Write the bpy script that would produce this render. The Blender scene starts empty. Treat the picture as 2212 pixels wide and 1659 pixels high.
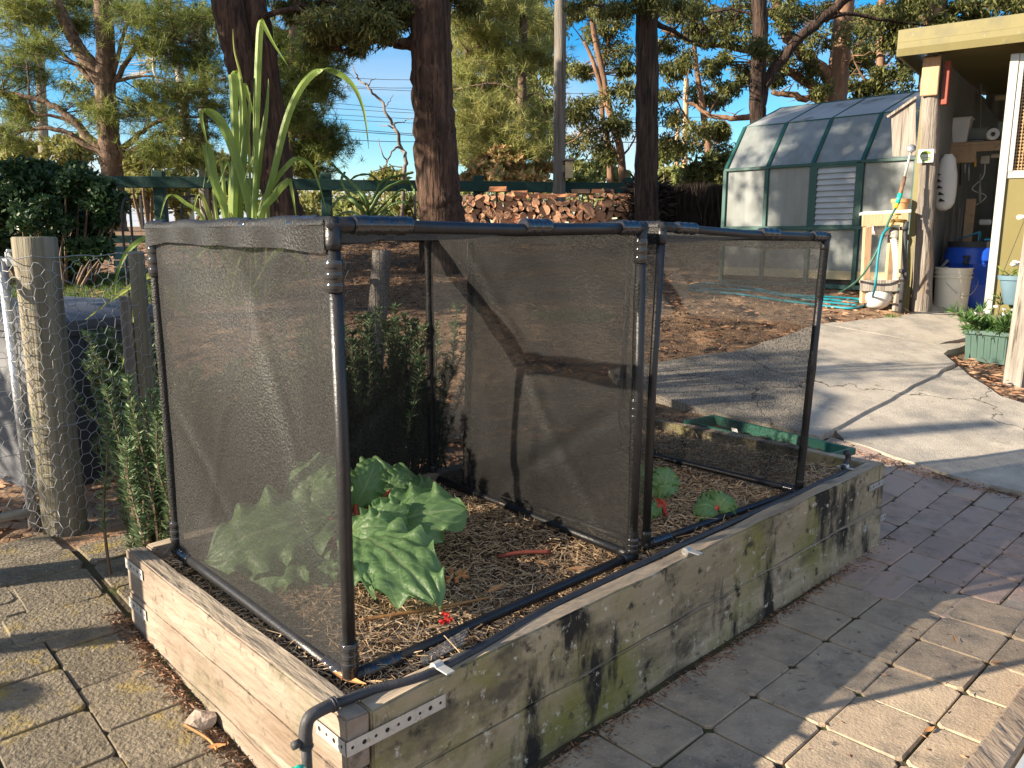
import bpy, bmesh, math, random
import numpy as np
from mathutils import Vector, Matrix
S = bpy.context.scene
C = S.collection
R = math.radians
# ------------------------------------------------------------------ camera, sky, sun
CAMZ = 1.23
PIT = math.atan(327 / 1744)
cd = bpy.data.cameras.new('camera'); cam = bpy.data.objects.new('camera', cd); C.objects.link(cam)
cd.sensor_width = 36; cd.lens = 28.383; cd.clip_start = .05; cd.clip_end = 3000
cam.location = (0, 0, CAMZ); cam.rotation_euler = (math.pi / 2 - PIT, 0, 0); S.camera = cam
SUN_AZ, SUN_EL = R(-109), R(21)          # azimuth clockwise from +Y
W = bpy.data.worlds.new('World'); S.world = W; W.use_nodes = True
nt = W.node_tree; sky = nt.nodes.new('ShaderNodeTexSky'); sky.sky_type = 'NISHITA'; sky.sun_disc = False
sky.sun_elevation = SUN_EL; sky.sun_rotation = SUN_AZ; sky.air_density = 1.0; sky.dust_density = .2; sky.ozone_density = 3.0
hsv = nt.nodes.new('ShaderNodeHueSaturation'); hsv.inputs['Saturation'].default_value = 1.5; nt.links.new(sky.outputs[0], hsv.inputs['Color'])
tcw = nt.nodes.new('ShaderNodeTexCoord'); sxw = nt.nodes.new('ShaderNodeSeparateXYZ'); nt.links.new(tcw.outputs['Generated'], sxw.inputs[0])
elv = nt.nodes.new('ShaderNodeMapRange'); elv.inputs[1].default_value = .26; elv.inputs[2].default_value = .03; nt.links.new(sxw.outputs[2], elv.inputs[0])      # low cloud bank on the horizon
cmp_ = nt.nodes.new('ShaderNodeMapping'); cmp_.inputs['Scale'].default_value = (1, 1, 3.5); nt.links.new(tcw.outputs['Generated'], cmp_.inputs[0])
cnz = nt.nodes.new('ShaderNodeTexNoise'); cnz.inputs['Scale'].default_value = 3.2; cnz.inputs['Detail'].default_value = 8; nt.links.new(cmp_.outputs[0], cnz.inputs[0])
cr = nt.nodes.new('ShaderNodeMapRange'); cr.inputs[1].default_value = .44; cr.inputs[2].default_value = .62; nt.links.new(cnz.outputs[0], cr.inputs[0])
cm = nt.nodes.new('ShaderNodeMath'); cm.operation = 'MULTIPLY'; nt.links.new(elv.outputs[0], cm.inputs[0]); nt.links.new(cr.outputs[0], cm.inputs[1])
cmx = nt.nodes.new('ShaderNodeMix'); cmx.data_type = 'RGBA'; nt.links.new(cm.outputs[0], cmx.inputs[0]); nt.links.new(hsv.outputs[0], cmx.inputs[6]); cmx.inputs[7].default_value = (4.0, 4.1, 4.3, 1)
bk_ = nt.nodes.new('ShaderNodeMapRange'); bk_.inputs[1].default_value = .12; bk_.inputs[2].default_value = -.35; nt.links.new(sxw.outputs[1], bk_.inputs[0])       # unseen broken white cloud, added behind the camera to make ambient light neutral
bn_ = nt.nodes.new('ShaderNodeMapRange'); bn_.inputs[1].default_value = .30; bn_.inputs[2].default_value = .55; nt.links.new(cnz.outputs[0], bn_.inputs[0])
bm_ = nt.nodes.new('ShaderNodeMath'); bm_.operation = 'MULTIPLY'; nt.links.new(bk_.outputs[0], bm_.inputs[0]); nt.links.new(bn_.outputs[0], bm_.inputs[1])
bmx = nt.nodes.new('ShaderNodeMix'); bmx.data_type = 'RGBA'; nt.links.new(bm_.outputs[0], bmx.inputs[0]); nt.links.new(cmx.outputs[2], bmx.inputs[6]); bmx.inputs[7].default_value = (3.9, 4.0, 4.25, 1)
nt.links.new(bmx.outputs[2], nt.nodes['Background'].inputs[0]); nt.nodes['Background'].inputs[1].default_value = .068
sl = bpy.data.lights.new('sun', 'SUN'); sl.energy = 4.5; sl.angle = R(.5); sl.color = (1, .855, .665)
so = bpy.data.objects.new('sun', sl); C.objects.link(so)
sd = Vector((math.sin(SUN_AZ) * math.cos(SUN_EL), math.cos(SUN_AZ) * math.cos(SUN_EL), math.sin(SUN_EL)))
so.rotation_euler = sd.to_track_quat('Z', 'Y').to_euler(); so.location = sd * 30
S.view_settings.view_transform = 'Standard'; S.view_settings.look = 'None'; S.view_settings.gamma = 1
S.view_settings.exposure = 1.72
S.render.engine = 'CYCLES'
try:
    S.cycles.use_denoising = True; S.cycles.transparent_max_bounces = 16; S.cycles.max_bounces = 8
except Exception: pass

# ------------------------------------------------------------------ survey helpers
def ray(x, y):
    u = (x - 1106) / 1744; v = -(y - 829.5) / 1744; c, s = math.cos(PIT), math.sin(PIT)
    return np.array([u, c + v * s, -s + v * c])
def P(x, y, Y):
    r = ray(x, y); return Vector(np.array([0, 0, CAMZ]) + r * (Y / r[1]))
def PZ(x, y, z):
    r = ray(x, y); return Vector(np.array([0, 0, CAMZ]) + r * ((z - CAMZ) / r[2]))
def sstep(a, b, x):
    t = min(max((x - a) / (b - a), 0), 1); return t * t * (3 - 2 * t)
def g(x, y):
    per = (x + .29) * -.707 + (y - 1.3) * .707
    a = .10 * min(max(per, 0), 1.6)
    yy = min(y, 12.6) - 3.3
    z = a + .115 * (yy * .5 + .5 * math.sqrt(yy * yy + .16))
    if y > 12.6: z += .012 * (y - 12.6)
    if y > 30: z -= .012 * (y - 30)
    w = sstep(1.2, 2.0, x) * sstep(7.1, 7.8, y) * (1 - sstep(8.8, 10.2, y))
    return z * (1 - w) + .672 * w
def G(x, y):
    r = ray(x, y); t = .5
    while t < 80:
        p = np.array([0, 0, CAMZ]) + r * t
        if p[2] < g(p[0], p[1]): return Vector(p)
        t += .01
    return Vector(p)

# ------------------------------------------------------------------ mesh builder
ORG = {}
def props(o, label=None, cat=None, group=None, kind=None):
    if label: o['label'] = label
    if cat: o['category'] = cat
    if group: o['group'] = group
    if kind: o['kind'] = kind
    return o
def thing(name, label, cat, loc, group=None, rz=0):
    o = bpy.data.objects.new(name, None); C.objects.link(o); o.empty_display_size = .1
    o.location = loc; o.rotation_euler = (0, 0, rz); ORG[o.name] = Vector(loc)
    return props(o, label, cat, group)
def link_mesh(name, me, mats, parent=None, smooth=False, loc=None):
    for m in (mats if isinstance(mats, (list, tuple)) else [mats]): me.materials.append(m)
    if smooth: me.polygons.foreach_set('use_smooth', [True] * len(me.polygons))
    o = bpy.data.objects.new(name, me); C.objects.link(o)
    if parent is not None:
        o.parent = parent
        ORG[o.name] = ORG.get(parent.name, Vector())
    else:
        o.location = loc or (0, 0, 0)
    return o
class MB:
    def __init__(s): s.v = []; s.f = []; s.mi = []; s.cur = 0
    def add(s, vs, fs):
        b = len(s.v); s.v += [tuple(p) for p in vs]
        for f in fs: s.f.append([i + b for i in f]); s.mi.append(s.cur)
        return s
    def box(s, c, d, ax=None, az=0):
        c = Vector(c)
        if ax is None: ax = (Vector((math.cos(az), math.sin(az), 0)), Vector((-math.sin(az), math.cos(az), 0)), Vector((0, 0, 1)))
        vs = [c + ax[0] * (i * d[0] / 2) + ax[1] * (j * d[1] / 2) + ax[2] * (k * d[2] / 2) for k in (-1, 1) for j in (-1, 1) for i in (-1, 1)]
        return s.add(vs, [(0, 2, 3, 1), (4, 5, 7, 6), (0, 1, 5, 4), (2, 6, 7, 3), (0, 4, 6, 2), (1, 3, 7, 5)])
    def bar(s, a, b, w, h, up=(0, 0, 1)):
        a, b = Vector(a), Vector(b); x = (b - a); L = x.length; x.normalize()
        y = Vector(up).cross(x); y.normalize(); z = x.cross(y)
        return s.box((a + b) / 2, (L, w, h), (x, y, z))
    def tube(s, path, r, n=8, caps=True, jit=0, flat=None):
        p = [Vector(q) for q in path]; k = len(p)
        if k < 2: return s
        rs = r if isinstance(r, (list, tuple, np.ndarray)) else [r] * k
        t = [(p[min(i + 1, k - 1)] - p[max(i - 1, 0)]).normalized() for i in range(k)]
        a = t[0].orthogonal().normalized(); vs = []
        for i in range(k):
            a = (a - t[i] * a.dot(t[i]))
            a = a.normalized() if a.length > 1e-6 else t[i].orthogonal().normalized()
            b = t[i].cross(a)
            for j in range(n):
                w = 2 * math.pi * j / n; rr = rs[i] * (1 + (random.uniform(-jit, jit) if jit else 0))
                vs.append(p[i] + a * (math.cos(w) * rr) + b * (math.sin(w) * rr * (flat or 1)))
        fs = [(i * n + j, i * n + (j + 1) % n, (i + 1) * n + (j + 1) % n, (i + 1) * n + j) for i in range(k - 1) for j in range(n)]
        if caps: fs += [tuple(range(n - 1, -1, -1)), tuple(range((k - 1) * n, k * n))]
        return s.add(vs, fs)
    def lathe(s, prof, c, n=20, ax=None, close=False):
        c = Vector(c); z = Vector(ax or (0, 0, 1)).normalized(); x = z.orthogonal().normalized(); y = z.cross(x); k = len(prof)
        vs = [c + (x * math.cos(2 * math.pi * j / n) + y * math.sin(2 * math.pi * j / n)) * r + z * h for r, h in prof for j in range(n)]
        fs = [(i * n + j, i * n + (j + 1) % n, (i + 1) * n + (j + 1) % n, (i + 1) * n + j) for i in range(k - 1) for j in range(n)]
        fs += [tuple(range(n - 1, -1, -1))]
        if close: fs += [tuple(range((k - 1) * n, k * n))]
        return s.add(vs, fs)
    def prism(s, poly, d):
        d = Vector(d); n = len(poly); vs = [Vector(p) for p in poly] + [Vector(p) + d for p in poly]
        return s.add(vs, [tuple(range(n - 1, -1, -1)), tuple(range(n, 2 * n))] + [(i, (i + 1) % n, n + (i + 1) % n, n + i) for i in range(n)])
    def grid(s, fn, nu, nv):
        vs = [fn(i / nu, j / nv) for j in range(nv + 1) for i in range(nu + 1)]
        return s.add(vs, [(j * (nu + 1) + i, j * (nu + 1) + i + 1, (j + 1) * (nu + 1) + i + 1, (j + 1) * (nu + 1) + i) for j in range(nv) for i in range(nu)])
    def ribbon(s, path, ws, side=None, fold=.25):
        p = [Vector(q) for q in path]; k = len(p); vs = []
        sv = Vector(side) if side is not None else None
        for i in range(k):
            t = (p[min(i + 1, k - 1)] - p[max(i - 1, 0)]).normalized()
            a = sv - t * sv.dot(t) if sv is not None else t.orthogonal()
            a = a.normalized() if a.length > 1e-5 else t.orthogonal().normalized()
            nrm = t.cross(a); w = ws[i] / 2
            vs += [p[i] - a * w + nrm * (w * fold), p[i], p[i] + a * w + nrm * (w * fold)]
        return s.add(vs, [(3 * i + j, 3 * i + j + 1, 3 * i + 4 + j, 3 * i + 3 + j) for i in range(k - 1) for j in (0, 1)])
    def build(s, name, mats, parent=None, smooth=False, bevel=0, seg=1, local=False, tag=None, angle=None):
        V = np.array([tuple(q) for q in s.v], dtype=float)
        loc = None
        if parent is not None:
            if not local: V = V - np.array(ORG.get(parent.name, (0, 0, 0)))
        else:
            loc = Vector(((V[:, 0].min() + V[:, 0].max()) / 2, (V[:, 1].min() + V[:, 1].max()) / 2, V[:, 2].min()))
            V = V - np.array(loc)
        me = bpy.data.meshes.new(name); me.from_pydata([tuple(q) for q in V], [], s.f)
        if max(s.mi, default=0) > 0: me.polygons.foreach_set('material_index', s.mi)
        if bevel:
            bm = bmesh.new(); bm.from_mesh(me)
            es = [e for e in bm.edges if e.is_manifold and e.calc_face_angle(0) > .5]
            bmesh.ops.bevel(bm, geom=es, offset=bevel, segments=seg, affect='EDGES', clamp_overlap=True)
            bm.to_mesh(me); bm.free()
        o = link_mesh(name, me, mats, parent, smooth, loc)
        if smooth and angle:
            try: me.set_sharp_from_angle(angle=angle)
            except Exception: pass
        if parent is None: ORG[o.name] = loc
        if tag: props(o, *tag)
        return o
def smooth_path(pts, n=6):
    p = [Vector(q) for q in pts]; out = []
    for i in range(len(p) - 1):
        a, b, c, d = p[max(i - 1, 0)], p[i], p[i + 1], p[min(i + 2, len(p) - 1)]
        for k in range(n):
            t = k / n
            out.append(.5 * (2 * b + (c - a) * t + (2 * a - 5 * b + 4 * c - d) * t * t + (3 * b - a - 3 * c + d) * t ** 3))
    return out + [p[-1]]

# ------------------------------------------------------------------ materials
def M(name, cols, scale=8, rough=.8, bump=0, bscale=None, stretch=(1, 1, 1), detail=6, island=0, spec=.3, metal=0, lo=.3, hi=.7,
      trans=0, second=None, coat=0):
    """noise-mottled surface; island = random tint per leaf/straw; second = (colour, scale, lo, hi) blotches"""
    m = bpy.data.materials.new(name); m.use_nodes = True; t = m.node_tree; N = t.nodes; L = t.links; b = N['Principled BSDF']
    b.inputs['Roughness'].default_value = rough; b.inputs['Metallic'].default_value = metal
    b.inputs['Specular IOR Level'].default_value = spec
    if coat: b.inputs['Coat Weight'].default_value = coat
    co = N.new('ShaderNodeTexCoord'); mp = N.new('ShaderNodeMapping'); mp.inputs['Scale'].default_value = stretch
    L.new(co.outputs['Object'], mp.inputs[0])
    nz = N.new('ShaderNodeTexNoise'); nz.inputs['Scale'].default_value = scale; nz.inputs['Detail'].default_value = detail; nz.inputs['Roughness'].default_value = .6
    L.new(mp.outputs[0], nz.inputs[0])
    rp = N.new('ShaderNodeValToRGB'); e = rp.color_ramp.elements
    while len(e) < len(cols): e.new(.5)
    for i, cc in enumerate(cols):
        e[i].position = lo + (hi - lo) * i / max(len(cols) - 1, 1); e[i].color = (*cc, 1)
    if island:
        ge = N.new('ShaderNodeNewGeometry'); mx = N.new('ShaderNodeMix'); mx.inputs[0].default_value = island
        L.new(nz.outputs[0], mx.inputs[2]); 
        mr = N.new('ShaderNodeMapRange'); mr.inputs[3].default_value = lo - .05; mr.inputs[4].default_value = hi + .05
        L.new(ge.outputs['Random Per Island'], mr.inputs[0]); L.new(mr.outputs[0], mx.inputs[3]); L.new(mx.outputs[0], rp.inputs[0])
    else: L.new(nz.outputs[0], rp.inputs[0])
    col = rp.outputs[0]
    for sc in ([second] if isinstance(second, tuple) else (second or [])):
        n2 = N.new('ShaderNodeTexNoise'); n2.inputs['Scale'].default_value = sc[1]; n2.inputs['Detail'].default_value = 8; n2.inputs['Roughness'].default_value = .65
        mp2 = N.new('ShaderNodeMapping'); mp2.inputs['Location'].default_value = (3.1 * sc[1], 1.7, .4)
        if len(sc) > 4: mp2.inputs['Scale'].default_value = sc[4]
        L.new(co.outputs['Object'], mp2.inputs[0]); L.new(mp2.outputs[0], n2.inputs[0])
        r2 = N.new('ShaderNodeMapRange'); r2.inputs[1].default_value = sc[2]; r2.inputs[2].default_value = sc[3]; L.new(n2.outputs[0], r2.inputs[0])
        m2 = N.new('ShaderNodeMix'); m2.data_type = 'RGBA'; L.new(r2.outputs[0], m2.inputs[0]); L.new(col, m2.inputs[6]); m2.inputs[7].default_value = (*sc[0], 1)
        col = m2.outputs[2]
    L.new(col, b.inputs['Base Color'])
    if bump:
        bn = N.new('ShaderNodeTexNoise'); bn.inputs['Scale'].default_value = bscale or scale * 3; bn.inputs['Detail'].default_value = 8; L.new(mp.outputs[0], bn.inputs[0])
        bp = N.new('ShaderNodeBump'); bp.inputs['Strength'].default_value = min(bump, 1); bp.inputs['Distance'].default_value = .01 * max(1, bump)
        L.new(bn.outputs[0], bp.inputs['Height']); L.new(bp.outputs[0], b.inputs['Normal'])
    if trans:
        tr = N.new('ShaderNodeBsdfTranslucent'); ms = N.new('ShaderNodeMixShader'); ms.inputs[0].default_value = trans
        hs = N.new('ShaderNodeHueSaturation'); hs.inputs['Value'].default_value = 1.5; hs.inputs['Hue'].default_value = .48; L.new(col, hs.inputs['Color'])
        L.new(hs.outputs[0], tr.inputs[0]); L.new(b.outputs[0], ms.inputs[1]); L.new(tr.outputs[0], ms.inputs[2]); L.new(ms.outputs[0], N['Material Output'].inputs[0])
    return m
def net_mat(name, opac=.4, col=(.09, .085, .08)):
    m = bpy.data.materials.new(name); m.use_nodes = True; t = m.node_tree; N = t.nodes; L = t.links; b = N['Principled BSDF']
    b.inputs['Base Color'].default_value = (*col, 1); b.inputs['Roughness'].default_value = .45; b.inputs['Specular IOR Level'].default_value = .3
    co = N.new('ShaderNodeTexCoord'); nz = N.new('ShaderNodeTexNoise'); nz.inputs['Scale'].default_value = 210; nz.inputs['Detail'].default_value = 2
    L.new(co.outputs['Object'], nz.inputs[0])
    n2 = N.new('ShaderNodeTexNoise'); n2.inputs['Scale'].default_value = 4; n2.inputs['Detail'].default_value = 4; L.new(co.outputs['Object'], n2.inputs[0])
    mr = N.new('ShaderNodeMapRange'); mr.inputs[1].default_value = .25; mr.inputs[2].default_value = .75; mr.inputs[3].default_value = opac - .26; mr.inputs[4].default_value = opac + .26; L.new(nz.outputs[0], mr.inputs[0])
    r2 = N.new('ShaderNodeMapRange'); r2.inputs[3].default_value = -.08; r2.inputs[4].default_value = .08; L.new(n2.outputs[0], r2.inputs[0])
    ad = N.new('ShaderNodeMath'); L.new(mr.outputs[0], ad.inputs[0]); L.new(r2.outputs[0], ad.inputs[1])
    bp = N.new('ShaderNodeBump'); bp.inputs['Strength'].default_value = .8; bp.inputs['Distance'].default_value = .003; L.new(nz.outputs[0], bp.inputs['Height']); L.new(bp.outputs[0], b.inputs['Normal'])
    tr = N.new('ShaderNodeBsdfTransparent'); ms = N.new('ShaderNodeMixShader')
    L.new(ad.outputs[0], ms.inputs[0]); L.new(tr.outputs[0], ms.inputs[1]); L.new(b.outputs[0], ms.inputs[2]); L.new(ms.outputs[0], N['Material Output'].inputs[0])
    return m
GR = lambda v, a=1.0: (v * a, v, v / a)
m_ground = M('mulch_ground', [(.12, .072, .044), (.225, .142, .085), (.37, .235, .14)], 9, .95, .9, 60, second=[((.30, .20, .125), 38, .52, .66), ((.05, .035, .025), 22, .55, .72)])
m_soil = M('soil', [(.05, .035, .025), (.10, .07, .05)], 30, .95, .9, 80)
m_straw = M('straw', [(.20, .12, .065), (.48, .32, .18), (.70, .51, .31), (.58, .44, .29)], 3, .8, island=.9, spec=.2)
m_litter = M('leaf_litter', [(.10, .05, .03), (.22, .12, .07), (.36, .21, .13), (.17, .13, .10)], 3, .8, island=.9, spec=.2)
m_grass = M('grass', [(.04, .09, .02), (.07, .15, .03), (.11, .19, .05)], 3, .7, island=.8, trans=.3)
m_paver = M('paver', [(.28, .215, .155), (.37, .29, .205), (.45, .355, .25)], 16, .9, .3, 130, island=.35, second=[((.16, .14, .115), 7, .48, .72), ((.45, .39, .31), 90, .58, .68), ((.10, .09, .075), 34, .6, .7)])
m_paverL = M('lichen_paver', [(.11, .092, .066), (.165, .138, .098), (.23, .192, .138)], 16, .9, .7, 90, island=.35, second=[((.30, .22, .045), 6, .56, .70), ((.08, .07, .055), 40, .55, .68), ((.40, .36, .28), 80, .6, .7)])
m_brick = M('brick_paver', [(.30, .225, .18), (.40, .29, .235), (.36, .31, .25)], 12, .9, .3, 130, island=.5, second=[((.17, .14, .12), 6, .5, .72), ((.40, .34, .28), 60, .6, .7)])
m_moss = M('joint_moss', [(.04, .03, .02), (.06, .048, .028), (.06, .075, .02)], 7, .95, .9, 60)
m_conc = M('concrete', [(.33, .295, .245), (.42, .375, .31), (.49, .44, .365)], 6, .92, .5, 150, second=[((.24, .225, .20), 3.2, .46, .68), ((.58, .54, .47), 130, .58, .68), ((.20, .18, .15), 75, .60, .68), ((.22, .19, .14), 11, .60, .72)])
m_sleepF = M('mouldy_sleeper', [(.23, .185, .12), (.32, .265, .175), (.42, .35, .24)], 5, .9, .8, 26, (.25, 1, 1.2), second=[((.19, .18, .055), 2.6, .46, .62), ((.10, .085, .06), 7, .5, .64, (.6, 1, 1)), ((.022, .02, .017), 2.9, .54, .62, (1.9, 1, .6)), ((.50, .47, .38), 34, .60, .68), ((.03, .027, .022), 22, .57, .68)])
m_sleepE = M('bleached_sleeper', [(.19, .15, .115), (.26, .208, .162), (.33, .27, .215)], 9, .92, 1.4, 34, (1, .25, 1.2), second=[((.17, .12, .08), 4, .46, .66, (1, .3, 1)), ((.40, .345, .27), 11, .58, .72, (1, .3, 1.5)), ((.10, .08, .06), 22, .58, .70), ((.12, .115, .07), 3, .56, .72)])
m_sleepT = M('sleeper_top', [(.27, .215, .155), (.40, .32, .23), (.50, .41, .30)], 12, .9, .9, 40, (.2, 1.3, 1), second=[((.14, .12, .10), 7, .52, .68, (.6, 1, 1)), ((.1, .08, .06), 30, .62, .72, (.2, 1, 1))])
m_sleepTE = M('sleeper_end_top', [(.20, .165, .125), (.30, .25, .19), (.38, .32, .25)], 12, .9, .9, 40, (1.3, .2, 1), second=[((.14, .12, .10), 7, .52, .68, (1, .6, 1)), ((.1, .08, .06), 30, .62, .72, (1, .2, 1))])
m_pipe = M('black_poly_pipe', [(.012, .012, .014), (.022, .022, .024)], 30, .38, .15, 200, spec=.5)
m_pipe2 = M('irrigation_pipe', [(.03, .03, .034), (.055, .055, .06)], 30, .55, .15, 200, spec=.4)
m_clip = M('glossy_clip', [(.02, .02, .022), (.03, .03, .033)], 20, .16, spec=.8)
m_net = net_mat('shade_net', .62, (.034, .0335, .0325)); m_net2 = net_mat('shade_net_fold', .88, (.018, .018, .018))
m_shedpost = M('shed_post_wood', [(.10, .085, .07), (.20, .175, .15), (.31, .275, .24)], 5, .92, 1.6, 16, (7, 7, .3), second=[((.05, .04, .03), 12, .56, .66, (3, 3, .1)), ((.26, .16, .09), 4, .6, .75, (2, 2, .4))])
m_pole = M('shaded_weathered_pole', [(.11, .10, .09), (.17, .155, .135), (.24, .22, .195)], 5, .9, .8, 18, (6, 6, .3), second=((.06, .05, .04), 12, .58, .66, (3, 3, .1)))  # weathered grey post timber, darkened to stand for the shade on the pole
m_galv = M('galvanised', [(.42, .45, .48), (.55, .58, .61)], 14, .42, .1, 60, metal=.7, spec=.5)
m_wire = M('galvanised_wire', [(.26, .265, .27), (.36, .37, .375)], 30, .5, metal=.4)
m_strap = M('strap_steel', [(.40, .41, .41), (.52, .52, .51)], 40, .42, metal=.4, second=((.26, .21, .16), 40, .56, .68))
m_teal = M('teal_valve', [(.01, .36, .27), (.015, .42, .32)], 9, .35, spec=.5)
m_post = M('pine_post', [(.115, .105, .075), (.19, .17, .125), (.27, .245, .185)], 5, .9, .8, 18, (6, 6, .35), second=[((.20, .21, .07), 3, .5, .72, (1, 1, .4)), ((.07, .055, .045), 10, .6, .68, (3, 3, .12))])
m_postg = M('grey_post', [(.14, .125, .11), (.235, .21, .185), (.33, .30, .265)], 5, .9, .8, 18, (6, 6, .3), second=((.08, .065, .05), 12, .58, .66, (3, 3, .1)))
m_pineboard = M('timber_board', [(.40, .26, .15), (.52, .36, .22)], 6, .8, .3, 30, (4, 4, .4), second=((.3, .2, .13), 14, .58, .7))
m_bin = M('bin_plastic', [(.055, .06, .072), (.072, .078, .092)], 4, .5, .05, 200, spec=.4)
m_rose = M('rosemary_leaf', [(.06, .11, .052), (.11, .18, .08), (.19, .27, .13)], 3, .55, island=.85, trans=.15, spec=.4)
m_stem = M('woody_stem', [(.10, .07, .05), (.17, .12, .08)], 20, .9, .3)
m_cane = M('cane_leaf', [(.10, .16, .022), (.155, .235, .036), (.235, .32, .06)], 3.5, .42, .2, 40, (9, 9, .5), island=.5, trans=.35, spec=.5)
m_caneY = M('cane_leaf_yellow', [(.20, .24, .05), (.28, .31, .07)], 3, .45, trans=.35)
m_strap_leaf = M('strappy_leaf', [(.03, .075, .02), (.055, .12, .03), (.11, .19, .06)], 2.5, .5, island=.8, trans=.2)
m_hedge = M('hedge_leaf', [(.012, .035, .012), (.022, .058, .02), (.045, .085, .03)], 3, .45, island=.85, spec=.3, trans=.1)
m_needle = M('pine_needle', [(.04, .07, .018), (.10, .145, .034), (.20, .245, .055), (.31, .32, .095)], 1.2, .55, island=.45, trans=.3)
m_needleL = M('bright_needle', [(.11, .14, .035), (.20, .235, .065), (.31, .32, .10), (.42, .38, .16)], .9, .55, island=.45, trans=.35)
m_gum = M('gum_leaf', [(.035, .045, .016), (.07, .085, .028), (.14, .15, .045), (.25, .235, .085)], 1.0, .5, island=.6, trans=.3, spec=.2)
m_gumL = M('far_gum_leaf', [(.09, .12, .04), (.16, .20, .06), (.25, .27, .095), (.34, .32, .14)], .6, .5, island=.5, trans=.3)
m_bush = M('yellow_bush_leaf', [(.10, .12, .03), (.17, .19, .05), (.27, .26, .09), (.33, .29, .14)], .8, .6, island=.5, trans=.3)
m_photinia = M('orange_bush_leaf', [(.14, .16, .05), (.26, .24, .09), (.46, .29, .14), (.52, .36, .20)], 1.2, .6, island=.6, trans=.3)
m_bark = M('stringy_bark', [(.026, .017, .013), (.062, .037, .026), (.13, .075, .05)], 4, .95, 3.0, 7, (5, 5, .45), second=((.02, .014, .011), 5, .52, .62, (6, 6, .4)))
m_barkD = M('dark_bark', [(.022, .015, .012), (.05, .032, .024), (.09, .06, .045)], 4, .95, 3.0, 7, (5, 5, .5), second=((.012, .009, .008), 5, .5, .6, (6, 6, .45)))
m_barkP = M('pine_bark', [(.06, .042, .032), (.13, .09, .065), (.22, .155, .11)], 6, .95, 2.0, 9, (2.5, 2.5, 1), second=((.03, .02, .016), 7, .55, .65))
m_barkO = M('gum_bark', [(.09, .055, .038), (.20, .12, .075), (.32, .19, .12)], 2, .9, 1.5, 8, (3, 3, .6), second=((.05, .035, .028), 3, .55, .7))
m_barkW = M('white_gum_bark', [(.34, .31, .27), (.48, .45, .40)], 3, .8, .4, 10)
m_fence = M('green_fence_paint', [(.006, .032, .028), (.01, .046, .041)], 8, .7, .4, 20, second=((.05, .045, .035), 12, .6, .72))
m_cut = M('log_end', [(.29, .14, .08), (.45, .24, .14), (.57, .35, .23)], 14, .9, .6, 60, island=.7)
m_logbark = M('log_bark', [(.07, .045, .03), (.15, .10, .07)], 12, .95, .8, 40)
m_orange = M('split_wood', [(.33, .13, .06), (.48, .22, .11)], 8, .85, .6, 30, (1, 1, 1), island=.5)
m_brush = M('brushwood', [(.012, .009, .008), (.03, .022, .018), (.05, .038, .03)], 3, .95, .9, 12, island=.6)
m_ghframe = M('greenhouse_frame', [(.006, .055, .048), (.009, .07, .06)], 5, .45, spec=.5)
m_poly = M('polycarbonate', [(.17, .19, .19), (.23, .25, .25)], 1.6, .28, .12, 60, (14, 14, 1), spec=.5, second=[((.13, .14, .125), 2.5, .45, .75, (1, 1, .6))])
m_louvre = M('louvre_glass', [(.30, .32, .33), (.38, .40, .41)], 3, .3, spec=.5)
m_polyroof = M('roof_polycarbonate', [(.27, .28, .28), (.38, .39, .385)], 2.4, .5, spec=.4, second=((.10, .085, .06), 3, .55, .7))
m_sand = M('beige_board', [(.45, .37, .22), (.52, .43, .27)], 4, .8)
m_olive = M('olive_steel', [(.165, .145, .062), (.205, .18, .08)], 2, .55, spec=.3, second=[((.13, .12, .07), 5, .5, .72), ((.26, .24, .15), 14, .62, .72)])
m_olived = M('olive_door_paint', [(.15, .13, .048), (.18, .155, .06)], 3, .5, spec=.4)
m_alu = M('aluminium_edge', [(.42, .42, .40), (.50, .50, .48)], 6, .35, metal=.3)
m_inwall = M('corrugated_inside', [(.16, .17, .165), (.21, .22, .215)], 3, .6)
m_dark = M('dark_shelf', [(.02, .018, .016), (.035, .03, .028)], 5, .8)
m_white = M('white_plastic', [(.62, .61, .58), (.70, .69, .66)], 5, .4)
m_cream = M('cream_plastic', [(.80, .75, .62), (.86, .81, .68)], 5, .45)
m_grey = M('grey_plastic', [(.20, .21, .19), (.26, .27, .25)], 5, .5)
m_blue = M('blue_drum', [(.012, .07, .45), (.018, .09, .55)], 4, .35, spec=.5)
m_bluel = M('light_blue_plastic', [(.05, .38, .62), (.08, .45, .68)], 6, .4)
m_hose = M('teal_hose', [(.01, .17, .22), (.016, .22, .28)], 8, .45)
m_hoseg = M('green_hose', [(.04, .12, .09), (.06, .15, .11)], 8, .5)
m_terra = M('terracotta', [(.48, .24, .10), (.56, .31, .15)], 7, .85)
m_brass = M('brass', [(.45, .30, .08), (.55, .38, .12)], 20, .35, metal=.8)
m_yellow = M('yellow_plastic', [(.65, .40, .02), (.7, .45, .03)], 10, .4)
m_rust = M('red_primer', [(.20, .05, .035), (.26, .07, .05)], 9, .7)
m_trough = M('green_trough', [(.018, .10, .07), (.026, .13, .09)], 5, .45, spec=.4)
m_trough2 = M('grey_green_planter', [(.04, .082, .068), (.058, .108, .09)], 5, .55, spec=.4)
m_bluegrey = M('blue_grey_pot', [(.10, .17, .22), (.13, .21, .26)], 5, .5)
m_rhub = M('rhubarb_leaf', [(.12, .23, .085), (.165, .30, .115), (.21, .37, .16)], 7, .45, .25, 40, trans=.32, spec=.45)
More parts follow.
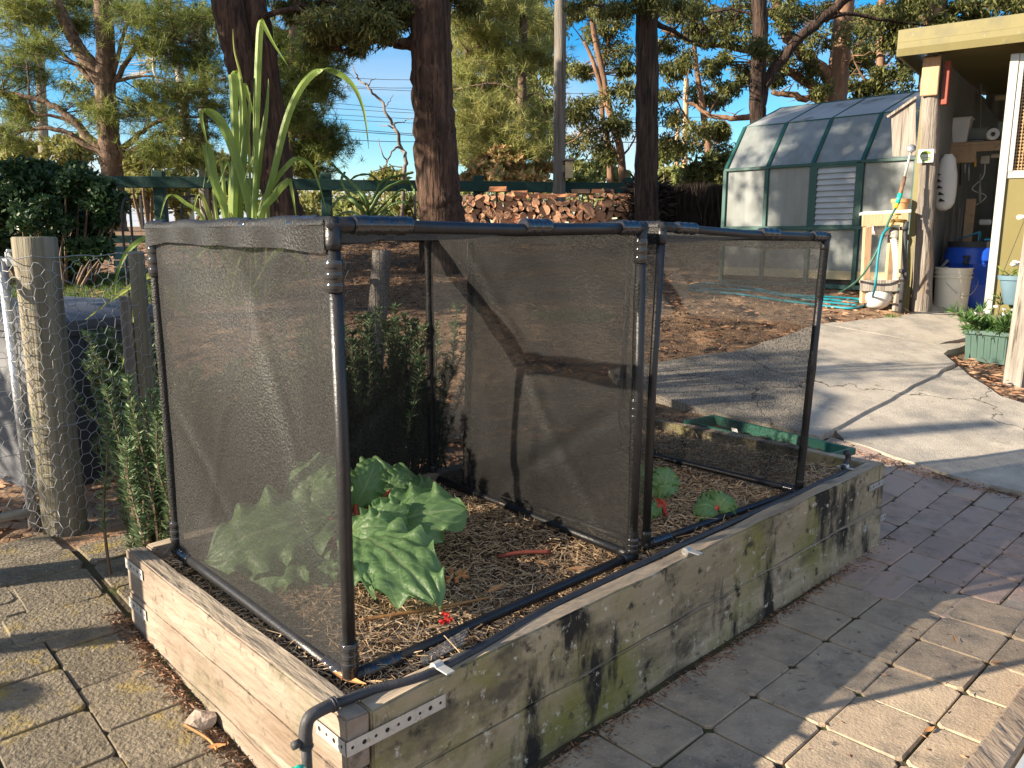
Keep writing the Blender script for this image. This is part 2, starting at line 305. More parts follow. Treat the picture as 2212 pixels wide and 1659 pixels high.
def add_cracks(m, col, sc=.55, wd=.004):
    t = m.node_tree; N = t.nodes; L = t.links; b = N['Principled BSDF']; old = b.inputs['Base Color'].links[0].from_socket
    co = N.new('ShaderNodeTexCoord'); nz = N.new('ShaderNodeTexNoise'); nz.inputs['Scale'].default_value = 5; nz.inputs['Detail'].default_value = 6; L.new(co.outputs['Object'], nz.inputs[0])
    va = N.new('ShaderNodeVectorMath'); va.operation = 'MULTIPLY_ADD'; L.new(nz.outputs['Color'], va.inputs[0]); va.inputs[1].default_value = (.35, .35, .0); L.new(co.outputs['Object'], va.inputs[2])
    vo = N.new('ShaderNodeTexVoronoi'); vo.feature = 'DISTANCE_TO_EDGE'; vo.inputs['Scale'].default_value = sc; L.new(va.outputs[0], vo.inputs['Vector'])
    lt = N.new('ShaderNodeMapRange'); lt.inputs[1].default_value = wd; lt.inputs[2].default_value = wd * .3; L.new(vo.outputs['Distance'], lt.inputs[0])
    mx = N.new('ShaderNodeMix'); mx.data_type = 'RGBA'; L.new(lt.outputs[0], mx.inputs[0]); L.new(old, mx.inputs[6]); mx.inputs[7].default_value = (*col, 1); L.new(mx.outputs[2], b.inputs['Base Color'])
add_cracks(m_conc, (.10, .085, .065))
def add_veins(m, col):
    t = m.node_tree; N = t.nodes; L = t.links; b = N['Principled BSDF']; old = b.inputs['Base Color'].links[0].from_socket
    def mth(op, a, b_=None):
        n = N.new('ShaderNodeMath'); n.operation = op
        for i, q in enumerate((a, b_)):
            if q is None: continue
            if isinstance(q, (int, float)): n.inputs[i].default_value = q
            else: L.new(q, n.inputs[i])
        return n.outputs[0]
    uv = N.new('ShaderNodeUVMap'); uv.uv_map = 'UVMap'; sp = N.new('ShaderNodeSeparateXYZ'); L.new(uv.outputs[0], sp.inputs[0])
    e = mth('ABSOLUTE', mth('SUBTRACT', mth('MULTIPLY', sp.outputs[1], 2), 1)); f = mth('FRACT', mth('SUBTRACT', mth('MULTIPLY', sp.outputs[0], 6.5), mth('MULTIPLY', e, 2.6)))
    lines = mth('MAXIMUM', mth('LESS_THAN', f, .09), mth('LESS_THAN', e, .045)); f2 = mth('FRACT', mth('ADD', mth('MULTIPLY', sp.outputs[0], 14), mth('MULTIPLY', e, 9))); fac = mth('MAXIMUM', mth('MULTIPLY', lines, .8), mth('MULTIPLY', mth('LESS_THAN', f2, .10), .22))
    mx = N.new('ShaderNodeMix'); mx.data_type = 'RGBA'; L.new(fac, mx.inputs[0]); L.new(old, mx.inputs[6]); mx.inputs[7].default_value = (*col, 1); L.new(mx.outputs[2], b.inputs['Base Color'])
add_veins(m_rhub, (.30, .42, .20))
m_stalk = M('rhubarb_stalk', [(.42, .03, .03), (.5, .08, .05), (.30, .28, .08)], 6, .35)
m_red = M('red_petal', [(.6, .02, .02), (.7, .05, .03)], 9, .5)
m_stick = M('stick', [(.32, .16, .06), (.42, .23, .09)], 9, .7)
m_deadleaf = M('dead_leaf', [(.40, .14, .05), (.52, .24, .09), (.48, .33, .16)], 5, .7, island=.8)
m_cactus = M('dragonfruit_stem', [(.05, .11, .035), (.10, .17, .05), (.17, .20, .07)], 5, .45, .2)
m_tealp = M('teal_board', [(.10, .24, .25), (.14, .30, .31)], 4, .7)
m_paint = M('sign_green', [(.10, .25, .08), (.14, .32, .10)], 20, .5)
m_rope = M('wire_dark', [(.02, .02, .022), (.03, .03, .032)], 9, .6)
m_deadwood = M('dead_branch', [(.13, .105, .09), (.24, .20, .175)], 6, .9, .3)

# ------------------------------------------------------------------ foliage (numpy)
rng = np.random.default_rng(7); random.seed(7)
def quads(name, V4, mat, parent=None, tri=False):
    """V4: (n,k,3) polygons of k corners each"""
    n, k = V4.shape[0], V4.shape[1]
    V = V4.reshape(-1, 3)
    loc = None
    if parent is not None: V = V - np.array(ORG.get(parent.name, (0, 0, 0)))
    else:
        loc = Vector(((V[:, 0].min() + V[:, 0].max()) / 2, (V[:, 1].min() + V[:, 1].max()) / 2, V[:, 2].min())); V = V - np.array(loc)
    me = bpy.data.meshes.new(name); me.vertices.add(n * k); me.vertices.foreach_set('co', V.astype(np.float32).ravel())
    me.loops.add(n * k); me.loops.foreach_set('vertex_index', np.arange(n * k, dtype=np.int32))
    me.polygons.add(n); me.polygons.foreach_set('loop_start', np.arange(0, n * k, k, dtype=np.int32))
    try: me.polygons.foreach_set('loop_total', np.full(n, k, dtype=np.int32))
    except Exception: pass
    me.update(calc_edges=True); me.validate()
    o = link_mesh(name, me, mat, parent, False, loc)
    if parent is None: ORG[o.name] = loc
    return o
def nrm(a): return a / np.maximum(np.linalg.norm(a, axis=-1, keepdims=True), 1e-9)
def leaf_polys(p, d, L, Wd, flatness=0):
    n = len(p); d = nrm(d); r = rng.normal(size=(n, 3)); r[:, 2] *= (1 - flatness)
    s = nrm(np.cross(d, r)) * (Wd / 2)[:, None]; e = d * L[:, None]
    return np.stack([p, p + e * .4 + s, p + e, p + e * .45 - s], 1)
def needle_polys(cen, per, L, w, up=.35):
    n = len(cen) * per; p = np.repeat(cen, per, 0) + rng.normal(size=(n, 3)) * L * .12
    d = rng.normal(size=(n, 3)); d[:, 2] += up; d = nrm(d); ll = L * rng.uniform(.6, 1.2, n)
    s = nrm(np.cross(d, rng.normal(size=(n, 3)))) * (w / 2)
    return np.stack([p - s, p + s, p + d * ll[:, None]], 1)
def ball(c, r, n, sq=(1, 1, .8), shell=.5):
    q = nrm(rng.normal(size=(n, 3))) * (rng.uniform(0, 1, n) ** shell)[:, None] * r
    return np.array(c) + q * np.array(sq)
def clump_points(clumps, Y, sub=9, subr=.38, per=40, dep=1.0):
    """each clump (x, y, r_pixels[, depth offset]) becomes sub-clumps of leaf points"""
    out = []; cen = []
    for c in clumps:
        x, y, r = c[:3]; yy = Y + (c[3] if len(c) > 3 else random.uniform(-.06, .06) * Y)
        p = P(x, y, yy); rw = r / 1744 * yy
        sc = ball(p, rw, sub, (1, dep, .75), .45); cen.append(sc)
        for q in sc: out.append(ball(q, rw * subr * random.uniform(.7, 1.3), per, (1.1, 1.1, .7), .5))
    return np.concatenate(out), np.concatenate(cen)
def wiggle(pts, amp, n=5):
    q = smooth_path(pts, n)
    return [v + Vector((random.gauss(0, amp), random.gauss(0, amp), random.gauss(0, amp * .6))) if 0 < i < len(q) - 1 else v for i, v in enumerate(q)]
def bark_tube(mb, pts, r0, r1, n=12, lump=.07, flare=0):
    q = smooth_path(pts, 7); k = len(q)
    rs = [(r0 + (r1 - r0) * i / (k - 1)) * (1 + flare * math.exp(-i / k * 14)) * (1 + random.uniform(-lump, lump) * .5) for i in range(k)]
    mb.tube(q, rs, n, True, lump); return q
def tree(name, label, cat, Y, trunk, r0, r1, bark, limbs=(), clumps=(), leaf='gum', lmat=None, per=30, sub=11, twigs=True, group=None, base=None,
         lw=(.11, .022), stems=(), flare=.25, needle=(.16, .009, 26), subr=.52, dep=1.0):
    pts = [P(x, y, Y + (d[0] if d else 0)) for x, y, *d in trunk]
    if pts[-1][2] > 3:                                               # the stem goes on above the frame, with its upper crown
        v_ = (pts[-1] - pts[-2]).normalized(); v_ = (v_ + Vector((0, 0, 1.2))).normalized(); h_ = max(2.6, .24 * Y); pts = pts + [pts[-1] + v_ * h_ * .5, pts[-1] + v_ * h_]; r1 = r1 * .85
    b = base or pts[0]
    zb = g(b[0], b[1]) - .05
    if base is None and b[2] > zb + .02: pts = [Vector((b[0] + (b[0] - pts[1][0]) * .1, b[1], zb))] + pts
    root = thing(name, label, cat, (pts[0][0], pts[0][1], g(pts[0][0], pts[0][1])), group)
    mb = MB(); anchors = [np.array(q) for q in bark_tube(mb, pts, r0, r1, 18 if r0 > .12 else 10, .07, flare)]
    tko = mb.build('trunk', bark, root, True)
    for l in stems:
        mb = MB(); sp = [P(x, y, Y + (d[0] if d else 0)) for x, y, *d in l[2]]; anchors += [np.array(q) for q in bark_tube(mb, sp, l[0], l[1], 12)]; mb.build('trunk', bark, root, True)
    for l in limbs:
        mb = MB(); lp = wiggle([P(x, y, Y + (d[0] if d else 0)) for x, y, *d in l[2]], l[0] * .25, 4); k = len(lp)
        mb.tube(lp, [l[0] + (l[1] - l[0]) * i / (k - 1) for i in range(k)], 7, True, .08)
        anchors += [np.array(q) for q in lp]
        for i in range(2, k - 1, 2):                      # side twigs
            d = Vector((random.gauss(0, 1), random.gauss(0, 1), random.gauss(.2, .7))).normalized() * (.12 + l[0] * random.uniform(1.5, 4))
            mb.tube([lp[i], lp[i] + d * .5 + Vector((0, 0, .02)), lp[i] + d], [min(.012, l[1] * .5) + .002, min(.008, l[1] * .3) + .002, .002], 4, False)
        mb.build('branch', bark, tko, True)
    if clumps:
        pt, cen = clump_points(clumps, Y, sub + 2, subr, int(per * (1.35 if leaf == 'gum' else 1)), dep)
        cen_t = cen
        if pts[-1][2] > 6:
            for k_ in range(7):
                q = pts[-1] + Vector((random.gauss(0, .09 * Y), random.gauss(0, .05 * Y), random.uniform(-.06, .05) * Y)); sc_ = ball(q, .06 * Y, 9, (1.2, 1, .7)); cen = np.concatenate([cen, sc_]); pt = np.concatenate([pt] + [ball(a_, .028 * Y, max(8, per), (1.1, 1.1, .7)) for a_ in sc_])
        if twigs:
            A = np.array(anchors); mb = MB()
            for q in cen_t[::2]:
                a = A[np.argmin(((A - q) ** 2).sum(1))]; mid = (a + q) / 2 + rng.normal(size=3) * .06
                mb.tube([Vector(a), Vector(mid), Vector(q)], [.012, .008, .003], 4, False)
            mb.build('twigs', bark, root)
        n = len(pt)
        if leaf == 'needle':
            c0 = np.repeat(cen, 5, 0); dd = rng.normal(size=c0.shape) * np.array([1, 1, .35]); dd[:, 2] += .1; dd = nrm(dd); ln = needle[0] * rng.uniform(1.2, 3.0, len(c0))
            k_ = int(needle[3]) if len(needle) > 3 else 5; tt = rng.uniform(0, 1, (len(c0), k_)); pn = (c0[:, None, :] + dd[:, None, :] * (tt * ln[:, None])[:, :, None] - np.array([0, 0, 1.]) * (.12 * tt ** 2 * ln[:, None])[:, :, None]).reshape(-1, 3)
            V = needle_polys(pn, 15, needle[0] * .7, needle[1] * .85, .25)
            sp_ = MB()
            for a_, b_, l_ in zip(c0[::3], dd[::3], ln[::3]): sp_.tube([Vector(a_), Vector(a_ + b_ * l_)], [needle[1] * .7, needle[1] * .3], 3, False)
            sp_.build('twigs', bark, root)
        else:
            d = rng.normal(size=(n, 3)); d[:, 2] -= (1.1 if leaf == 'gum' else 0); lw = (lw[0] * .8, lw[1] * .8)
            V = leaf_polys(pt, d, lw[0] * rng.uniform(.6, 1.25, n), lw[1] * rng.uniform(.7, 1.3, n))
        quads('crown', V, lmat or m_gum, root)
    return root

# ------------------------------------------------------------------ the setting: ground, paving, concrete, sky is the world
UX = Vector((math.cos(R(44)), math.sin(R(44)), 0)); VX = Vector((-UX.y, UX.x, 0))
BZ = .351
N0 = PZ(747, 1560, BZ); N0 = Vector((N0.x, N0.y, 0))              # near outer corner of the raised bed
BL, BW = 2.40, 1.13
def bedp(u, v, z=0): return N0 + UX * u + VX * v + Vector((0, 0, z))
def tobed(x, y):
    d = Vector((x - N0.x, y - N0.y, 0)); return d.dot(UX), d.dot(VX)
xs = np.unique(np.concatenate([np.arange(-5, 7, .1), np.arange(-16, 16, .6), np.geomspace(16, 700, 22), -np.geomspace(16, 700, 22)]))
ys = np.unique(np.concatenate([np.arange(.2, 11, .1), np.arange(-8, 32, .6), np.geomspace(32, 1500, 26), -np.geomspace(8, 60, 8)]))
mb = MB()
for y in ys:
    for x in xs:
        k = .012 if y > 3.4 else .004
        mb.v.append((x, y, g(x, y) + (random.uniform(-k, k) if 3 < y < 30 else 0)))
nx = len(xs)
for j in range(len(ys) - 1):
    for i in range(nx - 1):
        mb.f.append((j * nx + i, j * nx + i + 1, (j + 1) * nx + i + 1, (j + 1) * nx + i)); mb.mi.append(0)
me = bpy.data.meshes.new('ground'); me.from_pydata(mb.v, [], mb.f)
gnd = link_mesh('ground', me, m_ground, None, True); gnd['kind'] = 'structure'
# joint bed beneath the pavers (sand, moss)
CONC = [G(1380, 838), G(1600, 885), G(1800, 957), G(1985, 1022), G(2215, 1079), G(2420, 1120), G(2330, 905), G(2161, 862), G(2035, 790), G(2110, 735), G(2200, 700), G(2130, 655), G(1985, 676), G(1930, 690), G(1780, 722), G(1600, 765), G(1380, 800), G(1150, 838), G(1150, 800)][:17]
def inpoly(x, y, poly):
    c = False; n = len(poly)
    for i in range(n):
        a, b = poly[i], poly[(i + 1) % n]
        if (a[1] > y) != (b[1] > y) and x < (b[0] - a[0]) * (y - a[1]) / (b[1] - a[1]) + a[0]: c = not c
    return c
def sheet(name, poly, dz, mat, th=.05, step=.2, rag=.0):
    pl = []
    for i in range(len(poly)):
        a, b = Vector(poly[i][:2]), Vector(poly[(i + 1) % len(poly)][:2]); k = max(1, int((b - a).length / .12))
        for j in range(k):
            q = a.lerp(b, j / k); pl.append((q.x + random.uniform(-rag, rag), q.y + random.uniform(-rag, rag), 0))
    bm = bmesh.new(); f = bm.faces.new([bm.verts.new(p) for p in pl])
    if f.normal.z < 0: f.normal_flip()
    X = [p[0] for p in pl]; Yv = [p[1] for p in pl]
    for ax, lo, hi in ((0, min(X), max(X)), (1, min(Yv), max(Yv))):
        q = lo + step
        while q < hi:
            co = [0, 0, 0]; no = [0, 0, 0]; co[ax] = q; no[ax] = 1
            bmesh.ops.bisect_plane(bm, geom=bm.verts[:] + bm.edges[:] + bm.faces[:], plane_co=co, plane_no=no); q += step
    bmesh.ops.triangulate(bm, faces=bm.faces[:])
    if th:
        r = bmesh.ops.extrude_face_region(bm, geom=bm.faces[:]); 
        top = [e for e in r['geom'] if isinstance(e, bmesh.types.BMVert)]; ts = set(top)
        for v in bm.verts: v.co.z = g(v.co.x, v.co.y) + (dz if v in ts else dz - th)
    else:
        for v in bm.verts: v.co.z = g(v.co.x, v.co.y) + dz
    bmesh.ops.recalc_face_normals(bm, faces=bm.faces[:])
    me = bpy.data.meshes.new(name); bm.to_mesh(me); bm.free()
    o = link_mesh(name, me, mat); o['kind'] = 'structure'; return o
# concrete slabs split on the joint lines seen in the path
j1a, j1b = G(1770, 708), G(2025, 756)
j2a, j2b = G(1785, 930), G(2070, 797)
s_near = [j2a, G(1815, 962), G(1985, 1022), G(2215, 1079), G(2420, 1120), G(2330, 905), G(2161, 862), G(2098, 820), j2b]
s_mid = [j2b, G(2040, 775), G(2110, 750), j1b, j1a, G(1600, 765), G(1380, 800), G(1300, 812), G(1340, 850), G(1500, 900), G(1640, 935), G(1775, 962)]
s_far = [j1b, G(2110, 735), G(2250, 705), G(2240, 640), G(2000, 655), G(1985, 677), G(1930, 692), j1a]
def shrink(poly, d):
    c = sum((Vector(p) for p in poly), Vector()) / len(poly)
    return [Vector(p) + (c - Vector(p)).normalized() * d for p in poly]
for k, s_ in enumerate((s_near, s_mid, s_far)): sheet('concrete_path', shrink(s_, .028), (.026, .04, .030)[k], m_conc, .06, .25, .013)

def pave(name, cells, mat):
    """cells: (u, v, lu, lv) in bed axes, a real bevelled block each"""
    mb = MB()
    for u, v, lu, lv in cells:
        gap = random.uniform(.001, .0035); tx, ty = random.gauss(0, .006), random.gauss(0, .006); dz = random.gauss(.018, .0014)
        lu2, lv2 = lu / 2 - gap, lv / 2 - gap; c = bedp(u + lu / 2 + random.gauss(0, .0014), v + lv / 2 + random.gauss(0, .0014)); an = random.gauss(0, .008)
        ex = UX * math.cos(an) + VX * math.sin(an); ey = VX * math.cos(an) - UX * math.sin(an)
        K = .0022; ring = []
        for (in_, zz) in ((0, -.05), (0, -.008), (K * .4, -.002), (K * 1.6, 0)):
            a, b = lu2 - in_, lv2 - in_; cr = .012
            for sx, sy in ((-1, -1), (1, -1), (1, 1), (-1, 1)):
                for t in ((1, 0) if (sx * sy > 0) else (0, 1)):
                    px = sx * (a - cr * (1 - t)); py = sy * (b - cr * t)
                    q = c + ex * px + ey * py; ring.append((q.x, q.y, g(q.x, q.y) + dz + zz + tx * px + ty * py + random.uniform(-.0012, .0012)))
        fs = [(i * 8 + j, i * 8 + (j + 1) % 8, (i + 1) * 8 + (j + 1) % 8, (i + 1) * 8 + j) for i in range(3) for j in range(8)] + [tuple(range(24, 32))]
        mb.add(ring, fs)
    o = mb.build(name, mat); o['kind'] = 'structure'; return o
def keep(u, v, lu, lv):
    c = bedp(u + lu / 2, v + lv / 2)
    if 0 - lu * .3 < u + lu / 2 < BL + lu * .2 and v + lv > .02 and v < BW: return False
    return not (inpoly(c.x, c.y, s_near) or inpoly(c.x, c.y, s_mid))
ca, cb, cc_ = [], [], []
p_ = .212
for i in range(-14, 12):
    for j in range(-16, 0):                                      # square pavers before the long side
        u, v = i * p_ + .05, j * .19 - .02
        if i * p_ > 1.95 and True: continue
        if bedp(u, v).y < .3: continue
        ca.append((u, v, p_, .19))
for j in range(-20, 9):                                          # bricks past the right end
    v0 = j * .125; off = .115 if j % 2 else 0
    for i in range(0, 16):
        u = 1.95 + .0 + i * .235 + off * .5
        if v0 > -.02 and u < BL + .01: continue
        if keep(u, v0, .235, .125) and bedp(u, v0).y < 4.4 and v0 < 1.0: cb.append((u, v0, .235, .125))
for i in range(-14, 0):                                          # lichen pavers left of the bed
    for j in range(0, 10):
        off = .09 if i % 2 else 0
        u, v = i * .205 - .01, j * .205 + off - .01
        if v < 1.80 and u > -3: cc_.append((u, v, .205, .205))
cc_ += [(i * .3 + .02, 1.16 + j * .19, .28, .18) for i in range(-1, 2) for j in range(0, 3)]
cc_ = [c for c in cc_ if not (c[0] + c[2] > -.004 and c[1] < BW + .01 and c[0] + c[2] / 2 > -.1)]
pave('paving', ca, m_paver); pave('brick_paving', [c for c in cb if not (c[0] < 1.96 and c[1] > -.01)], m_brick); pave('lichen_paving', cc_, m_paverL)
sheet('paving_joint_bed', [bedp(-3.2, -3.3), bedp(3.4, -3.3), bedp(3.4, .6), bedp(2.2, 1.3), bedp(.3, 1.7), bedp(-3.2, 1.8)], .0105, m_moss, 0, .3)

# ------------------------------------------------------------------ raised bed
bed = thing('raised_bed', 'long weathered timber raised bed with mouldy front boards and metal corner straps', 'raised bed', N0, rz=R(44))
ORG['raised_bed'] = Vector()
def board(x0, x1, y0, y1, z0, z1, mat, name='board', step=0, tmat=None):
    mb = MB(); nxs = max(1, int((x1 - x0) / .12)); nys = max(1, int((y1 - y0) / .12))
    # subdivided so that the edges wander like old timber
    X = np.linspace(x0, x1, nxs + 1); Yv = np.linspace(y0, y1, nys + 1); idx = {}
    def vid(i, j, k):
        if (i, j, k) not in idx:
            idx[i, j, k] = len(mb.v); w = .0022
            mb.v.append((X[i] + (random.gauss(0, w) if 0 < i < nxs else 0), Yv[j] - (step * (X[i] / BL) ** 3 if j == 0 else 0) + random.gauss(0, w), (z0, z1)[k] + random.gauss(0, w)))
        return idx[i, j, k]
    for i in range(nxs):
        for j in range(nys):
            for k in (0, 1):
                f = [vid(i, j, k), vid(i + 1, j, k), vid(i + 1, j + 1, k), vid(i, j + 1, k)]; mb.f.append(f if k else f[::-1]); mb.mi.append(1 if k else 0)
    for i in range(nxs):
        for j in (0, nys):
            f = [vid(i, j, 0), vid(i + 1, j, 0), vid(i + 1, j, 1), vid(i, j, 1)]; mb.f.append(f if j == 0 else f[::-1]); mb.mi.append(0)
    for j in range(nys):
        for i in (0, nxs):
            f = [vid(i, j, 0), vid(i, j + 1, 0), vid(i, j + 1, 1), vid(i, j, 1)]; mb.f.append(f[::-1] if i == 0 else f); mb.mi.append(0)
    return mb.build(name, [mat, tmat or m_sleepT], bed, False, .004, 2, True)
T = .052
for k in range(2):
    z1 = BZ - k * .176; dy = -.001 * k
    board(T + .003, BL - .004, dy, T, z1 - .1745, z1, m_sleepF, step=.02 * k)
    board(T + .003, BL - .004, BW - T, BW, z1 - .174, z1 + .004, m_sleepE)
    board(BL - .002, BL + T - .004, .0 + dy, BW, z1 - .174, z1 - .004, m_sleepF)
for k in range(3):
    z1 = BZ - k * .118; board(0, T, .0 + .002 * k, BW, z1 - .1172, z1, m_sleepE, tmat=m_sleepTE)
mb = MB()
def soil(u, v):
    x, y = T + u * (BL - 2 * T), T + v * (BW - 2 * T)
    return (x, y, BZ - .045 + .014 * math.sin(x * 5 + 1) * math.sin(y * 6) + random.gauss(0, .004))
mb.grid(soil, 70, 34); mb.build('soil', m_soil, bed, True, local=True)
def strap(a, dirv, nvec, n, w=.03, pitch=.026, parent=None):
    """perforated strap: square cells, each with a punched hole"""
    mb = MB(); a = Vector(a); d = Vector(dirv).normalized(); nn = Vector(nvec); up = nn.cross(d).normalized()
    for k in range(n):
        c = a + d * (pitch * (k + .5)); r = .0052 if k % 2 else .0035; o_, q_ = [], []
        for j in range(8):
            t = math.pi / 4 * j; cx, cy = math.cos(t), math.sin(t); m_ = max(abs(cx), abs(cy))
            o_.append(c + d * (cx / m_ * pitch / 2) + up * (cy / m_ * w / 2)); q_.append(c + d * (cx * r) + up * (cy * r))
        mb.add(o_ + q_, [(j, (j + 1) % 8, 8 + (j + 1) % 8, 8 + j) for j in range(8)])
        mb.add([q + nn * -.0012 for q in q_], [tuple(range(8))]); mb.mi[-1] = 1
    return mb.build('strap', [m_strap, m_dark], parent, local=True)
e = .0035
strap((-.003, -e, BZ - .055), (1, 0, 0), (0, -1, 0), 9, parent=bed); strap((-e, 0, BZ - .055), (0, 1, 0), (-1, 0, 0), 4, parent=bed)
for k in range(3): strap((-e, BW, BZ - .035 - .118 * k), (0, -1, 0), (-1, 0, 0), 5, parent=bed)
strap((BL - .1, -e, BZ - .075), (1, 0, 0), (0, -1, 0), 5, w=.024, parent=bed); strap((BL - .16, -e - .014, BZ - .215), (1, 0, 0), (0, -1, 0), 8, w=.026, parent=bed)
# straw mulch over the soil
n = 46000
uu = rng.uniform(T, BL - T, n); vv = rng.uniform(T, BW - T, n); q = np.array(N0)[None] + np.outer(uu, np.array(UX)) + np.outer(vv, np.array(VX))
q[:, 2] = BZ - .042 + .014 * np.sin(uu * 5 + 1) * np.sin(vv * 6) + np.abs(rng.normal(0, .009, n)) + .012 * np.clip(np.sin(uu * 4.3) * np.cos(vv * 5), 0, 1)
d = rng.normal(size=(n, 3)); d[:, 2] *= .22; d = nrm(d); L_ = rng.gamma(2.2, .0088, n) + .005; w_ = rng.uniform(.001, .0034, n)
s_ = nrm(np.cross(d, np.array([0, 0, 1.]) + rng.normal(size=(n, 3)) * .5)) * w_[:, None] / 2
q2 = q - d * L_[:, None] / 2; e_ = q2 + d * L_[:, None]
st = quads('straw_mulch', np.stack([q2 - s_, q2 + s_, e_ + s_ * .7, e_ - s_ * .7], 1), m_straw); props(st, 'dry chopped straw mulch covering the soil of the raised bed', 'mulch', kind='stuff')

# ------------------------------------------------------------------ netting cages
def ribbed(mb, a, b, r, ribs=3):
    a, b = Vector(a), Vector(b); pr = []
    pts, rs = [], []
    for k in range(25):
        t = k / 24; pts.append(a.lerp(b, t)); f = 0
        for q in range(ribs):
            c = (q + .5) / ribs
            if abs(t - c + .035) < .025 or abs(t - c - .05) < .025: f = 1
        rs.append(r * (1.10 if f else 1))
    mb.tube(pts, rs, 12)
def cage(root, bot, top, clips, r=.0135, nets=(3, 2, 1, 'top'), wr=.012):
    bot = [Vector(p) for p in bot]; top = [Vector(p) for p in top]
    for i in range(4):
        MB().tube([bot[i], bot[i].lerp(top[i], .5) + Vector((random.gauss(0, .003), random.gauss(0, .003), 0)), top[i]], r, 10).build('post', m_pipe, root, True)
        for lv, nm in ((bot, 'bottom_rail'), (top, 'top_rail')):
            a, b = lv[i], lv[(i + 1) % 4]; m = a.lerp(b, .5) - Vector((0, 0, .006 if lv is top else -.002))
            MB().tube([a, a.lerp(m, .5), m, m.lerp(b, .5), b], r, 10).build(nm, m_pipe, root, True)
    for i in range(4):
        for lv, ot in ((bot, top), (top, bot)):
            mb = MB(); p = lv[i]
            for q in (lv[(i + 1) % 4], lv[(i - 1) % 4], ot[i]):
                d_ = (q - p).normalized(); mb.tube([p - d_ * .012, p + d_ * .035, p + d_ * .045], [r * 1.18, r * 1.22, r * 1.15], 10)
            mb.build('elbow', m_pipe, root, True)
    for (lst, i, t0, t1) in clips:
        a, b = {'top': (top[i], top[(i + 1) % 4]), 'bot': (bot[i], bot[(i + 1) % 4]), 'post': (bot[i], top[i])}[lst]
        mb = MB(); ribbed(mb, a.lerp(b, t0), a.lerp(b, t1), r * 1.32); mb.build('clip', m_clip, root, True)
    for s_ in nets:
        if s_ == 'top': a, b, c, d_ = top[0], top[1], top[2], top[3]
        else: a, b, c, d_ = bot[s_], bot[(s_ + 1) % 4], top[(s_ + 1) % 4], top[s_]
        nn = (b - a).cross(d_ - a).normalized(); ph = [random.uniform(0, 6) for _ in range(6)]
        def fn(u, v):
            p = a.lerp(b, u).lerp(d_.lerp(c, u), v); e_ = min(1, 6 * min(u, 1 - u, v, 1 - v))
            k = (math.sin(u * 9 + v * 4 + ph[0]) * .5 + math.sin(u * 17 - v * 7 + ph[1]) * .25 + math.sin((u * 2 + v * 3) * 2 + ph[2]))
            k += 0.7 * math.exp(-((u * .8 + v * 1.1 - .55) / .03) ** 2) + 0.5 * math.exp(-((u - v * .7 - .1) / .025) ** 2) - .45 * math.exp(-((u * 1.1 + v * .6 - 1.15) / .03) ** 2)
            sag = -.05 * math.sin(math.pi * u) * math.sin(math.pi * v) if s_ == 'top' else 0
            return p + nn * (wr * k * e_) + Vector((0, 0, sag * .4))
        netp = MB().grid(fn, 60, 60).build('net', m_net, root, True)
        if s_ != 'top':                                           # hem folded over the top rail
            def hem(u, v):
                p = d_.lerp(c, u); tt = v * 3.2; rr = r * 1.3
                w = .035 + .012 * math.sin(u * 7 + ph[3]) + .008 * math.sin(u * 19 + ph[4])
                o_ = nn * (math.cos(tt) * rr) + Vector((0, 0, math.sin(tt) * rr)) if tt < math.pi else nn * -rr
                if v > .5 and tt < math.pi: pass
                bulge = .006 * math.sin(u * 13 + ph[5])
                base = p + nn * (rr * math.cos(min(tt, math.pi)) * (1 + bulge * 40)) + Vector((0, 0, rr * math.sin(min(tt, math.pi)) * (1 + .15 * math.sin(u * 23 + ph[0]))))
                return base
            MB().grid(hem, 60, 8).build('net_fold', m_net2, netp, True)
            for sg in (1,):
                def skirt(u, v):
                    w = .040 + .004 * math.sin(u * 5 + ph[3]) + .003 * math.sin(u * 13 + ph[4]) + .005 * abs(math.sin(u * 9 + ph[0]))
                    return d_.lerp(c, u) + nn * (sg * (r * 1.32 + .004 * math.sin(u * 30 + ph[1]) * v)) - Vector((0, 0, w * v))
                MB().grid(skirt, 60, 3).build('net_hem', m_net2, netp, True)
            def sidefold(u, v):
                tt = v * math.pi * 2; q = a.lerp(d_, u); x_ = (b - a).normalized()
                rr = r * (1.12 + .06 * math.sin(u * 17 + ph[2]) + .05 * math.sin(u * 41))
                return q + nn * (math.cos(tt) * rr) + x_ * (math.sin(tt) * rr)
            MB().grid(sidefold, 40, 10).build('net_fold', m_net2, netp, True)
cz = .334
b1 = [PZ(757, 1468, cz), PZ(1365, 1200, cz), PZ(935, 1030, cz), PZ(385, 1190, cz)]
t1 = [Vector((b1[0].x, b1[0].y, 1.244)), Vector((b1[1].x, b1[1].y, 1.242)), Vector((b1[2].x, b1[2].y, 1.236)), Vector((b1[3].x, b1[3].y, 1.242))]
c1 = thing('netting_cage', 'larger black pipe cage with shade netting over the big rhubarb', 'netting cage', (b1[0] + b1[2]) / 2, 'netting cages on the raised bed')
cage(c1, b1, t1, [('top', 0, .045, .19), ('top', 0, .53, .62), ('top', 0, .90, .975), ('top', 3, .02, .10), ('top', 3, .52, .64), ('top', 3, .84, .95), ('post', 0, .865, .93), ('post', 0, .03, .09), ('post', 3, .86, .95), ('post', 3, .03, .10), ('post', 1, .90, .97), ('post', 1, .43, .50), ('bot', 0, .03, .13), ('bot', 3, .03, .10), ('bot', 3, .90, .97), ('post', 1, .01, .06)])
b2 = [PZ(1395, 1178, cz), PZ(1725, 1060, cz), None, None]; vv_ = VX * .80
b2[2] = b2[1] + vv_; b2[3] = b2[0] + vv_
